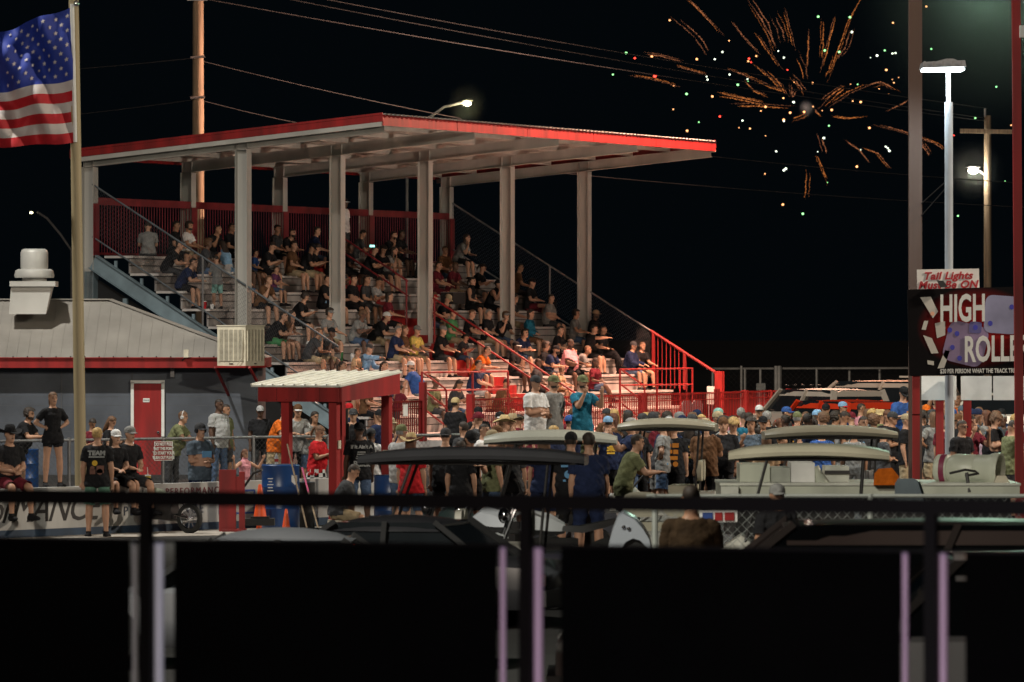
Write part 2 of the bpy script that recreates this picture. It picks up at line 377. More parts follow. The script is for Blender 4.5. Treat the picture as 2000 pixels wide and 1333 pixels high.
# ------------------------------------------------------------------ people
def rot(v, ax, a): return Matrix.Rotation(a, 3, ax) @ Vector(v)
def vn(*a): return Vector(a).normalized()
def both(ua, fa, **k):
    d = dict(ua_r=ua, fa_r=fa, ua_l=(-ua[0], ua[1], ua[2]), fa_l=(-fa[0], fa[1], fa[2])); d.update(k); return d
DOWN = dict(th_r=(.10, .02, -1), sh_r=(.03, -.05, -1), th_l=(-.10, .05, -1), sh_l=(-.03, -.03, -1))
SITL = dict(th_r=(.16, .96, -.20), sh_r=(.02, .02, -1), th_l=(-.16, .96, -.20), sh_l=(-.02, .10, -1), sit=True)
POSES = {
 'relaxed': {**both((.20, .02, -1), (.02, .22, -1)), **DOWN},
 'crossed': {**both((.22, .22, -1), (-.85, .5, .12)), **DOWN, 'fa_l': (.85, .55, .0)},
 'hips': {**both((.62, -.28, -.8), (-.80, .42, -.42)), **DOWN},
 'camera': {**both((.22, .72, -.55), (-.22, .45, .9)), **DOWN},
 'pockets': {**both((.24, -.18, -1), (-.10, .32, -1)), **DOWN},
 'face': {**both((.20, .42, -.85), (-.42, .25, .9)), **DOWN, 'ua_l': (-.2, .1, -1), 'fa_l': (.75, .55, -.1)},
 'leaning': {**both((.22, .55, -.8), (-.42, .88, .05)), **DOWN, 'lean': 20, 'th_r': (.1, -.12, -1), 'th_l': (-.1, .02, -1)},
 'walking': {**both((.2, .25, -1), (.0, .5, -.9)), 'ua_l': (-.2, -.3, -1), 'fa_l': (-.02, .05, -1), 'th_r': (.06, -.25, -1), 'sh_r': (0, -.45, -1), 'th_l': (-.06, .35, -1), 'sh_l': (0, .02, -1), 'lean': 4},
 'armsup': {**both((.85, .25, -.45), (.30, .35, .88)), **DOWN},
 'phonelow': {**both((.18, .28, -.95), (-.48, .78, .30)), **DOWN, 'pitch': 28, 'lean': 5},
 'overhead': {**both((.25, .55, .35), (-.15, .35, .95)), **DOWN, 'ua_l': (-.2, .1, -1), 'fa_l': (.2, .6, -.7)},
 's_knees': {**both((.18, .42, -.9), (-.05, .9, -.25)), **SITL, 'lean': 14},
 's_elbows': {**both((.14, .40, -.9), (-.42, .82, .02)), **SITL, 'lean': 36, 'headup': 26},
 's_lap': {**both((.20, .18, -.95), (-.68, .66, -.22)), **SITL, 'lean': 7},
 's_point': {**both((.12, .42, -.9), (-.35, .85, -.1)), **SITL, 'lean': 18, 'ua_r': (.28, .93, -.05), 'fa_r': (.05, 1, .04)},
 's_back': {**both((.32, -.52, -.8), (.05, -.12, -1)), **SITL, 'lean': -20, 'headup': -16, 'th_r': (.25, .96, -.1), 'sh_r': (.02, .45, -.9)},
 's_phone': {**both((.18, .35, -.9), (-.50, .80, .32)), **SITL, 'lean': 26, 'pitch': 26},
 's_chin': {**both((.14, .52, -.85), (-.35, .15, .93)), **SITL, 'lean': 30, 'headup': 20, 'ua_l': (-.1, .4, -.9), 'fa_l': (.6, .75, -.05)},
 's_leg': {**both((.18, .30, -.9), (-.45, .8, -.1)), **SITL, 'lean': 10, 'th_r': (.1, .97, .12), 'sh_r': (.02, .98, -.05)},
 's_wide': {**both((.28, .35, -.88), (-.25, .92, -.18)), **SITL, 'lean': 6, 'th_r': (.42, .88, -.2), 'th_l': (-.42, .88, -.2)},
 's_cross': {**both((.16, .2, -.95), (-.62, .7, -.15)), **SITL, 'lean': 4, 'th_r': (-.12, .98, .12), 'sh_r': (-.25, .45, -.85)},
}
def make_proto(pose, fat=0.0, fem=False):
    p = POSES[pose]; mb = MB(); bones = []
    lean, hunch = R(p.get('lean', 0)), R(p.get('headup', 0))
    sit = p.get('sit', False)
    hip = Vector((0, 0, .115 if sit else .93))
    ax = Vector((-1, 0, 0))                                       # leaning forward rotates about -x
    def spine(h):                                                 # point and up direction at height h above the hips
        n = 12; q = Vector(hip); a = 0
        for i in range(n):
            t = h*(i+.5)/n; a = lean*min(1, max(0, t/.16))*(1+.15*(t > .35)); q += Vector((0, math.sin(a), math.cos(a)))*h/n
        return q, Vector((0, math.sin(a), math.cos(a)))
    f = fat
    prof = [(-.10, .10, .085), (-.04, .165, .115+f*.3), (.03, .172, .122+f*.6), (.12, .155+f*.5, .112+f), (.20, .150+f*.6, .110+f), (.30, .160+f*.4, .118+f*.6),
            (.40, .176+f*.3, .122+(.03 if fem else 0)+f*.3), (.48, .182, .110), (.53, .138, .086), (.56, .078, .068), (.585, .062, .062), (.62, .058, .060)]
    if fem: prof = [(h, rx*(.88 if .1 < h < .6 else 1.02), ry*(.95 if h > .1 else 1)) for h, rx, ry in prof]
    rings = []
    for h, rx, ry in prof:
        if h < 0: c = hip+Vector((0, 0, h)); up = Vector((0, 0, 1))
        else: c, up = spine(h)
        fw = Vector((0, up.z, -up.y)); yo = (.02+f*.7)*(1 if .05 < h < .35 and f else 0)
        rings.append([c+Vector((1, 0, 0))*rx*(abs(math.cos(a))**.85*(1 if math.cos(a) > 0 else -1))+fw*(ry*math.sin(a)+yo*max(0, math.sin(a))) for a in [2*math.pi*k/20 for k in range(20)]])
    mb.loft(rings)
    sh, sup = spine(.485); nk, nup = spine(.585)
    bones.append((spine(-.0)[0]+Vector((0, 0, -.05)), spine(.08)[0], 'hips', .15)); bones.append((spine(.08)[0], spine(.5)[0], 'torso', .14)); bones.append((spine(.5)[0], spine(.60)[0], 'neck', .06))
    def cap(a, b, ra, rb, bulge=0):
        mb.tube([a-(b-a).normalized()*ra*.6, a, a.lerp(b, .35), b.lerp(a, .2), b, b+(b-a).normalized()*rb*.6], [ra*.6, ra, (ra*.65+rb*.35)*(1+bulge), rb*1.02, rb, rb*.6], 12)
    for s_, k in ((1, 'r'), (-1, 'l')):
        # arm
        s0 = sh+Vector((s_*(.172 if not fem else .155), 0, 0)); ua = Vector(p['ua_'+k]).normalized(); fa = Vector(p['fa_'+k]).normalized()
        el = s0+ua*.285; wr = el+fa*.245; m = .86 if fem else 1.0
        mb.ell(s0+Vector((-s_*.012, 0, -.005)), .062*m, .062*m, .062*m)
        cap(s0, el, .060*m+f*.12, .047*m, .04); cap(el, wr, .048*m, .031*m, .09)
        bones.append((s0, el, 'ua', .05)); bones.append((el, wr, 'fa', .04))
        # hand: palm, four unequal bent fingers, thumb from the side of the palm
        side = fa.cross(Vector((0, 0, 1)) if abs(fa.z) < .8 else Vector((0, 1, 0))).normalized(); nrm = side.cross(fa).normalized()
        pc = wr+fa*.05; mb.loft([[wr+fa*t+side*wd*math.cos(a)+nrm*.014*math.sin(a) for a in [2*math.pi*q/10 for q in range(10)]] for t, wd in ((-.01, .024), (.03, .036), (.07, .041), (.09, .038))])
        for q, L in enumerate((.062, .075, .072, .056)):
            b0 = wr+fa*.085+side*(-.03+.02*q); d1 = (fa-nrm*.25*(1+q*.1)).normalized(); d2 = (fa-nrm*1.1).normalized()
            mb.tube([b0-fa*.02, b0, b0+d1*L*.5, b0+d1*L*.5+d2*L*.45], [.009, .0095, .0088, .0075], 6)
        t0 = wr+fa*.035-side*.034; mb.tube([t0+side*.015, t0-side*.012+fa*.012, t0-side*.026+fa*.04-nrm*.01, t0-side*.022+fa*.062-nrm*.018], [.012, .012, .0105, .0085], 6)
        bones.append((wr, wr+fa*.15, 'hand', .02))
        # leg
        h0 = hip+Vector((s_*.088, 0, -.01)); th = Vector(p['th_'+k]).normalized(); shn = Vector(p['sh_'+k]).normalized()
        kn = h0+th*.43; an = kn+shn*.415
        if not sit:                                                # stand on the ground
            pass
        cap(h0, kn, .093+f*.15, .062, .02); cap(kn, an, .062, .040, .14)
        mb.ell(kn, .056, .056, .056)
        bones.append((h0, kn, 'thigh', .075)); bones.append((kn, an, 'shin', .05))
        fd = Vector((s_*.18, 1, 0)).normalized()
        if shn.y > .8: fd = Vector((s_*.15, .25, 1)).normalized()
        up = Vector((0, 0, 1)) if shn.y < .8 else Vector((0, -1, 0)); lat = fd.cross(up)
        mb.loft([[an-up*.035+fd*t+lat*w_*math.cos(a)+up*(hh*math.sin(a)-.02+(hh-.045)*.5) for a in [2*math.pi*q/10 for q in range(10)]] for t, w_, hh in ((-.065, .025, .03), (-.04, .038, .045), (.03, .044, .042), (.11, .048, .03), (.165, .04, .022), (.19, .02, .014))])
        bones.append((an-up*.04-fd*.03, an-up*.05+fd*.17, 'foot', .04))
    # head
    yaw = 0; pit = R(p.get('pitch', 0))+lean*.25-hunch*.55
    hc = nk+Vector((0, math.sin(lean*.4), math.cos(lean*.4)))*.135+Vector((0, .018, 0))
    HM = Matrix.Translation(hc) @ Matrix.Rotation(-pit, 4, 'X')
    hr = []
    for z, rx, ry, yo in ((-.118, .028, .03, .045), (-.108, .042, .050, .032), (-.085, .056, .068, .018), (-.055, .064, .080, .006), (-.02, .070, .088, .0), (.02, .074, .094, -.002), (.055, .073, .093, -.004), (.085, .063, .080, -.006), (.108, .042, .055, -.008), (.118, .016, .022, -.008)):
        ring = []
        for q in range(20):
            a = 2*math.pi*q/20; x = rx*math.cos(a); y = ry*math.sin(a)+yo
            if math.sin(a) > .55 and -.03 < z < .03: y -= .010 if abs(math.cos(a)) > .2 else 0
            ring.append(HM @ Vector((x, y, z)))
        hr.append(ring)
    mb.loft(hr)
    def hp(*a): return HM @ Vector(a)
    mb.tube([hp(0, .085, .022), hp(0, .104, -.012), hp(0, .100, -.024)], [.008, .014, .011], 8)          # nose
    mb.tube([hp(-.022, .083, -.052), hp(0, .091, -.050), hp(.022, .083, -.052)], .008, 6)                # lips
    for s_ in (-1, 1):
        mb.tube([hp(s_*.040, .080, .030), hp(s_*.012, .090, .028)], .008, 6)                             # brow
        mb.tube([hp(s_*.071, -.004, .022), hp(s_*.082, -.012, .010), hp(s_*.080, -.008, -.015), hp(s_*.070, .0, -.028)], [.009, .013, .011, .007], 8)  # ear
    mb.tube([spine(.56)[0], nk, hp(0, -.012, -.05)], [.060, .056, .052], 14)
    bones.append((hp(0, 0, -.03), hp(0, 0, .04), 'head', .08))
    me0 = mb.mesh('proto', M_BLACK); o = bpy.data.objects.new('proto_tmp', me0); C.objects.link(o)
    rm = o.modifiers.new('r', 'REMESH'); rm.mode = 'VOXEL'; rm.voxel_size = .0125
    sm = o.modifiers.new('s', 'SMOOTH'); sm.factor = .5; sm.iterations = 3
    dg = bpy.context.evaluated_depsgraph_get(); me = bpy.data.meshes.new_from_object(o.evaluated_get(dg)); bpy.data.objects.remove(o)
    nv = len(me.vertices); co = np.empty(nv*3); me.vertices.foreach_get('co', co); co = co.reshape(-1, 3)
    no = np.empty(nv*3); me.vertices.foreach_get('normal', no); no = no.reshape(-1, 3)
    best = np.full(nv, 9.0); reg = np.zeros(nv, int); tt = np.zeros(nv)
    for i, (a, b, r_, rad) in enumerate(bones):
        a_ = np.array(a); d_ = np.array(b)-a_; t = np.clip(((co-a_) @ d_)/(d_ @ d_), 0, 1)
        ds = np.linalg.norm(co-(a_+t[:, None]*d_), axis=1)-rad
        k = ds < best; best[k] = ds[k]; reg[k] = i; tt[k] = t[k]
    HI = np.array(HM.inverted()); hl = co @ HI[:3, :3].T+HI[:3, 3]
    me.name = 'body_'+pose
    me.materials.clear(); me.materials.append(M_BLACK); me.materials.append(M_BLACK)
    polys = [tuple(q.vertices) for q in me.polygons]
    c = np.array([hl[list(q)].mean(0) for q in polys])
    eye = (np.abs(np.abs(c[:, 0])-.028) < .013) & (c[:, 1] > .06) & (np.abs(c[:, 2]-.012) < .008)
    lip = (np.abs(c[:, 0]) < .022) & (c[:, 1] > .07) & (np.abs(c[:, 2]+.052) < .005)
    brow = (np.abs(np.abs(c[:, 0])-.028) < .017) & (c[:, 1] > .06) & (np.abs(c[:, 2]-.033) < .005)
    me.polygons.foreach_set('material_index', ((eye | lip | brow).astype(int)).tolist())
    me.polygons.foreach_set('use_smooth', [True]*len(polys)); me.update()
    names = [b[2] for b in bones]
    rg = np.array([names[i] for i in reg]); left = reg >= 3+(len(bones)-4)//2
    return dict(body=me, co=co, no=no, reg=rg, left=left, t=tt, hl=hl, polys=polys, HM=HM, sit=sit, cache={}, spine=spine, sh=sh, sup=sup, hip=hip, neck0=spine(.545)[0], nup=nup)
PROTO = {}
def proto(pose, fat=0.0, fem=False):
    k = (pose, fat, fem)
    if k not in PROTO: PROTO[k] = make_proto(pose, fat, fem)
    return PROTO[k]
def sub(pr, key, mask, off, wav=.004):
    """garment: the body's surface inside mask, pushed out along its normals"""
    if key in pr['cache']: return pr['cache'][key]
    keep = [q for q in pr['polys'] if mask[list(q)].all()]
    if not keep: pr['cache'][key] = None; return None
    ids = sorted({i for q in keep for i in q}); mp = {i: j for j, i in enumerate(ids)}
    co = pr['co'][ids]; no = pr['no'][ids]; o_ = off[ids] if hasattr(off, '__len__') else off
    wv = wav*np.sin(co[:, 2]*55+co[:, 0]*30)*np.sin(co[:, 0]*40+co[:, 1]*35)
    v = co+no*(np.asarray(o_)+wv)[:, None] if hasattr(off, '__len__') else co+no*(o_+wv)[:, None]
    me = bpy.data.meshes.new(key); me.from_pydata(v.tolist(), [], [tuple(mp[i] for i in q) for q in keep])
    me.materials.append(M_BLACK); me.polygons.foreach_set('use_smooth', [True]*len(keep)); me.update()
    pr['cache'][key] = me; return me
def garment(pr, kind):
    rg, t, hl = pr['reg'], pr['t'], pr['hl']; m = lambda *a: np.isin(rg, a)
    Z = pr['co'][:, 2]-pr['hip'].z; low = (m('torso', 'hips', 'thigh') & (Z > (-.045 if pr['sit'] else -.115)) & ((pr['co'][:, 1] < .13) | ~m('thigh')))
    up = low | m('torso') | (m('neck') & (t < .12)) | m('ua') & (t < .02)
    lo = np.clip((.42-Z)/.5, 0, 1)
    nd = (pr['co']-np.array(pr['neck0'])) @ np.array(pr['nup']); nl = np.linalg.norm(pr['co']-np.array(pr['neck0'])-nd[:, None]*np.array(pr['nup']), axis=1)
    up = up & ~((nd > .0) & (nl < .085)) & (nd < .05)
    if kind == 'tee': return sub(pr, kind, up | (m('ua') & (t < .70)), np.where(m('ua'), .016+.016*t, .014+.020*lo), .005)
    if kind == 'longsleeve': return sub(pr, kind, up | m('ua') | (m('fa') & (t < .92)), np.where(m('torso', 'hips', 'thigh'), .016+.016*lo, .018), .006)
    if kind == 'tank': return sub(pr, kind, (m('torso') & (Z < .46)) | low | (m('torso') & (np.abs(pr['co'][:, 0]) < .11) & (np.abs(pr['co'][:, 0]) > .05)), .010)
    if kind == 'shorts': return sub(pr, kind, (m('hips')) | (m('thigh') & (t < .93)), np.where(m('thigh'), .012+.018*t, .010))
    if kind == 'shortshorts': return sub(pr, kind, (m('hips')) | (m('thigh') & (t < .42)), .010)
    if kind == 'trousers': return sub(pr, kind, (m('hips') | m('thigh') | (m('shin') & (t < .97))), np.where(m('shin'), .014+.008*t, .012))
    if kind in ('shoe_r', 'shoe_l'): return sub(pr, kind, (m('foot') | (m('shin') & (t > .96))) & (pr['left'] == (kind == 'shoe_l')), .010, 0)
    if kind == 'socks': return sub(pr, kind, (m('shin') & (t > .72)), .005, 0)
    H = m('head') | m('neck')
    x, y, z = hl[:, 0], hl[:, 1], hl[:, 2]
    if kind == 'short': return sub(pr, kind, H & ((z > .062) | ((y < .012) & (z > -.035) & ~((np.abs(x) > .066) & (z < .02)))) , .013, .003)
    if kind == 'buzz': return sub(pr, kind, H & ((z > .058) | ((y < .0) & (z > -.03) & ~((np.abs(x) > .066) & (z < .02)))), .004, 0)
    if kind == 'curly': return sub(pr, kind, H & ((z > .060) | ((y < .02) & (z > -.05))), .034+.012*np.sin(x*140)*np.sin(z*150+y*130), .003)
    if kind == 'beard': return sub(pr, kind, m('head') & (z < -.040) & (y > .0) & ~((np.abs(z+.052) < .006) & (np.abs(x) < .02)), .010, .002)
    if kind == 'long':
        if kind in pr['cache']: return pr['cache'][kind]
        b = MB(); HM = pr['HM']; rings = []
        for zz, rx, ry, yo in ((.132, .02, .03, -.01), (.118, .055, .07, -.012), (.09, .078, .092, -.016), (.05, .088, .100, -.022), (.0, .090, .078, -.042), (-.06, .094, .062, -.056), (-.13, .100, .048, -.062), (-.20, .100, .040, -.060), (-.26, .082, .030, -.062), (-.30, .05, .018, -.065)):
            rings.append([HM @ Vector((rx*math.cos(a)*(1+.05*math.sin(6*a+zz*40)), ry*math.sin(a)+yo, zz)) for a in [2*math.pi*q/20 for q in range(20)]])
        b.loft(rings); me = b.mesh('hair', M_BLACK, True); pr['cache'][kind] = me; return me
    if kind == 'bun':
        if kind in pr['cache']: return pr['cache'][kind]
        base = garment(pr, 'short'); b = MB(); HM = pr['HM']
        b.tube([HM @ Vector(q) for q in ((0, -.075, .03), (0, -.125, .035), (0, -.15, -.02), (.01, -.145, -.10), (.0, -.125, -.17))], [.03, .034, .03, .024, .008], 10)
        b.add([v.co for v in base.vertices], [tuple(q.vertices) for q in base.polygons])
        me = b.mesh('hair', M_BLACK, True); pr['cache'][kind] = me; return me
def hatmesh(pr, kind):
    key = 'hat_'+kind
    if key in pr['cache']: return pr['cache'][key]
    b = MB(); HM = pr['HM']; T = lambda x, y, z: HM @ Vector((x, y, z)); N = 20; A = [2*math.pi*q/N for q in range(N)]
    if kind in ('cap', 'capback', 'capside'):
        for zz, rx, ry in (): pass
        b.loft([[T(rx*math.cos(a), ry*math.sin(a)-.006, zz) for a in A] for zz, rx, ry in ((.030, .088, .107), (.060, .090, .108), (.095, .082, .098), (.122, .060, .074), (.138, .030, .040), (.142, .006, .008))])
        s_ = -1 if kind == 'capback' else 1
        top = []; bot = []
        for i in range(9):
            a = math.pi*(.12+.76*i/8); top.append((math.cos(a)*.086, s_*(math.sin(a)*.100-.006), .042)); 
        for i in range(9):
            a = math.pi*(.14+.72*i/8); bot.append((math.cos(a)*.080, s_*(math.sin(a)*.178-.004), .030-.012*abs(math.cos(a))))
        for dz in (0,):
            v = [T(*q) for q in top]+[T(*q) for q in bot]; v += [T(q[0], q[1], q[2]-.006) for q in top]+[T(q[0], q[1], q[2]-.006) for q in bot]
            f_ = []
            for i in range(8): f_ += [(i, i+1, 10+i, 9+i), (18+i, 27+i, 28+i, 19+i), (9+i, 10+i, 28+i, 27+i)]
            b.add(v, f_, 1)
        b.ell(T(0, -.006, .142), .008, .008, .005, 6, 4, 1)
    elif kind == 'straw':
        b.loft([[T(rx*math.cos(a), ry*math.sin(a)-.006, zz-(.018 if zz > .13 and abs(math.cos(a)) < .5 else 0)) for a in A] for zz, rx, ry in ((.045, .086, .104), (.09, .084, .100), (.14, .074, .088), (.165, .05, .068), (.166, .01, .012))])
        rg = []
        for rr in (0, .5, 1):
            rg.append([T((.084+.10*rr)*math.cos(a), (.102+.115*rr)*math.sin(a)-.006, .046+rr*(.055*abs(math.cos(a))**1.6-.022*abs(math.sin(a)))) for a in A])
        rg2 = [[q-(HM.to_3x3() @ Vector((0, 0, .006))) for q in r_] for r_ in rg[::-1]]
        b.loft(rg+rg2, 0, False)
        b.loft([[T(rx*math.cos(a), ry*math.sin(a)-.006, zz) for a in A] for zz, rx, ry in ((.05, .0875, .1055), (.068, .087, .105))], 1, False)
    elif kind == 'bucket':
        b.loft([[T(rx*math.cos(a), ry*math.sin(a)-.006, zz) for a in A] for zz, rx, ry in ((.02, .125, .145), (.05, .088, .107), (.115, .082, .098), (.128, .06, .07), (.13, .01, .01))])
    elif kind == 'headset':
        b.tube([T(.088*math.cos(t), .0, .01+.125*math.sin(t)) for t in [math.pi*q/12 for q in range(13)]], .009, 6)
        for s_ in (-1, 1): b.tube([T(s_*.070, 0, .0), T(s_*.105, 0, .0)], [.040, .034], 14)
    elif kind == 'glasses':
        b.tube([T(.076, 0, .018), T(.066, .07, .016), T(.03, .097, .014), T(0, .101, .02), T(-.03, .097, .014), T(-.066, .07, .016), T(-.076, 0, .018)], .0045, 6)
        for s_ in (-1, 1): b.tube([T(s_*.03, .094, .010), T(s_*.03, .100, .010)], .019, 10)
    me = b.mesh(key, [M_BLACK, M_BLACK], True); pr['cache'][key] = me; return me
PEOPLE = []
SK = {'l': (.42, .235, .155), 'm': (.34, .18, .11), 'd': (.10, .052, .034), 't': (.26, .135, .08)}
COL = {'black': (.012, .012, .014), 'charcoal': (.045, .046, .05), 'grey': (.19, .19, .185), 'light grey': (.34, .34, .34), 'white': (.62, .62, .62), 'navy': (.014, .022, .06), 'blue': (.03, .08, .26),
 'royal blue': (.02, .06, .40), 'teal': (.015, .13, .21), 'light blue': (.20, .36, .55), 'red': (.45, .015, .02), 'maroon': (.13, .015, .025), 'orange': (.60, .13, .015), 'pink': (.60, .26, .30), 'olive': (.14, .15, .075),
 'khaki': (.34, .27, .17), 'green': (.06, .22, .09), 'mint': (.22, .42, .38), 'yellow': (.62, .48, .12), 'tan': (.42, .28, .17), 'brown': (.12, .06, .03), 'lilac': (.42, .32, .42), 'denim': (.07, .11, .19),
 'dark brown': (.022, .013, .008), 'blond': (.42, .27, .10), 'grey hair': (.24, .23, .22), 'sage': (.13, .27, .20), 'purple': (.12, .04, .10), 'slate': (.075, .10, .13), 'dark tan': (.035, .020, .009), 'straw': (.50, .38, .20), 'auburn': (.10, .035, .015)}
PARTCACHE = {}
def person(loc, rz, pose, shirt=('tee', 'black'), legs=('shorts', 'khaki'), hair=('short', 'dark brown'), hat=None, sk='l', s=1.0, fat=0.0, fem=False, flip=False, label='', group=None, beard=False, shoe='black', extra=()):
    pr = proto(pose, fat, fem)
    root = thing('person', label, 'person', loc, group, rz); root.scale = (-s if flip else s, s, s)
    def child(nm, me, mats):
        if me is None: return None
        o = bpy.data.objects.new(nm, me); C.objects.link(o); o.parent = root
        for i, m_ in enumerate(mats):
            o.material_slots[i].link = 'OBJECT'; o.material_slots[i].material = m_
        return o
    child('body', pr['body'], [skin(SK[sk]), mat('dark_features', (.05, .025, .018), .6)])
    child({'tee': 'shirt', 'longsleeve': 'shirt', 'tank': 'tank_top'}[shirt[0]], garment(pr, shirt[0]), [cloth(COL[shirt[1]])])
    child({'shorts': 'shorts', 'shortshorts': 'shorts', 'trousers': 'trousers'}[legs[0]], garment(pr, legs[0]), [cloth(COL[legs[1]])])
    for k in ('shoe_r', 'shoe_l'): child('shoe', garment(pr, k), [cloth(COL[shoe])])
    if hair: child('hair', garment(pr, hair[0]), [mat('hair_'+hair[1].replace(' ', '_'), COL[hair[1]], .7, 0, .4, 30)])
    if beard: child('beard', garment(pr, 'beard'), [mat('hair_dark_brown', COL['dark brown'], .7, 0, .4, 30)])
    if hat:
        c1 = COL[hat[1]]; c2 = COL[hat[2]] if len(hat) > 2 else c1
        child({'cap': 'cap', 'capback': 'cap', 'straw': 'cowboy_hat', 'bucket': 'bucket_hat', 'headset': 'headphones', 'glasses': 'glasses'}[hat[0]], hatmesh(pr, hat[0]), [cloth(c1), cloth(c2)])
    for e in extra: child({'headset': 'headphones', 'glasses': 'glasses'}[e[0]], hatmesh(pr, e[0]), [cloth(COL[e[1]])]*2)
    PEOPLE.append(root); return root
# ------------------------------------------------------------------ who is where
def T_(spec): return spec if isinstance(spec, tuple) else ('tee', spec)
ORD = ['zeroth', 'first', 'second', 'third', 'fourth', 'fifth', 'sixth', 'seventh', 'eighth', 'ninth', 'tenth', 'top']
POSEW = {'relaxed': 'arms down', 'crossed': 'arms crossed', 'hips': 'hands on hips', 'camera': 'raising both hands', 'pockets': 'hands low', 'face': 'hand at face', 'leaning': 'leaning forward', 'walking': 'mid-step',
 'armsup': 'arms raised', 'phonelow': 'looking down', 'overhead': 'one hand raised', 's_knees': 'hands on knees', 's_elbows': 'elbows on knees', 's_lap': 'hands in lap', 's_point': 'pointing right', 's_back': 'leaning back',
 's_phone': 'looking down', 's_chin': 'chin on hand', 's_leg': 'leg stretched out', 's_wide': 'knees apart', 's_cross': 'legs crossed'}
HAIRW = {'short': 'short {} hair', 'buzz': 'cropped {} hair', 'curly': 'curly {} hair', 'long': 'long {} hair', 'bun': 'tied {} hair'}
HATW = {'cap': '{} cap', 'capback': 'backward {} cap', 'straw': '{} cowboy hat', 'bucket': '{} bucket hat', 'headset': 'headphones', 'glasses': 'glasses'}
def describe(shirt, hair, hat, pose, where):
    h = HATW[hat[0]].format(hat[1]) if hat else (HAIRW[hair[0]].format(hair[1].replace(' hair', '')) if hair else 'bald head')
    kind = {'tee': 'shirt', 'longsleeve': 'long-sleeved shirt', 'tank': 'tank top'}[shirt[0]]
    return '%s %s, %s, %s, %s' % (shirt[1], kind, h, POSEW[pose], where)
def colname(px):
    for lim, n in ((420, 'left of first front column'), (545, 'near first front column'), (740, 'near second front column'), (905, 'near third front column'), (1065, 'near fourth front column'), (1200, 'near last front column')):
        if px < lim: return n
    return 'right of last column'
RZ0 = math.atan2(-.3939, .9191)-math.pi/2
def seated(px, py, pose, shirt, legs='khaki', hair=('short', 'dark brown'), hat=None, sk='l', yaw=0, stand=False, row=None, ls='shorts', s=1.0, **k):
    s *= 1.06
    hh = {'s_elbows': .80, 's_phone': .86, 's_chin': .83, 's_back': .90, 's_point': .92}.get(pose, .95)*s
    if stand: hh = 1.77*s
    best = None
    for kk in range(1, NR+1):
        v = nose(kk)-.24; u = Sx(px, v); Y = 157.5+.9191*u-.3939*v; y = YH-(RISE*kk+hh-HC)*F/Y
        if best is None or abs(y-py) < best[0]: best = (abs(y-py), kk, u, v)
    if row: kk = row; v = nose(kk)-.24; u = Sx(px, v); best = (0, kk, u, v)
    _, kk, u, v = best
    lx = {'s_elbows': .20, 's_phone': .15, 's_chin': .2, 's_back': -.1}.get(pose, .08)    # head leans in front of the seat
    u = Sx(px-lx*60, v); u = min(max(u, .35), ULEN-.2)
    r = person(S(u, v-(.1 if stand else 0), RISE*kk+.002), RZ0+R(yaw), pose, T_(shirt), (ls, legs), hair, hat, SK and sk, s, **k)
    r['label'] = describe(T_(shirt), hair, hat, pose, '%s row %s' % (ORD[kk] if kk < 11 else 'top', colname(px)))
    r['group'] = 'spectators in the grandstand'; r['_px'] = px; return r
DB, BK = ('short', 'dark brown'), ('buzz', 'dark brown')
LG = ('long', 'dark brown')
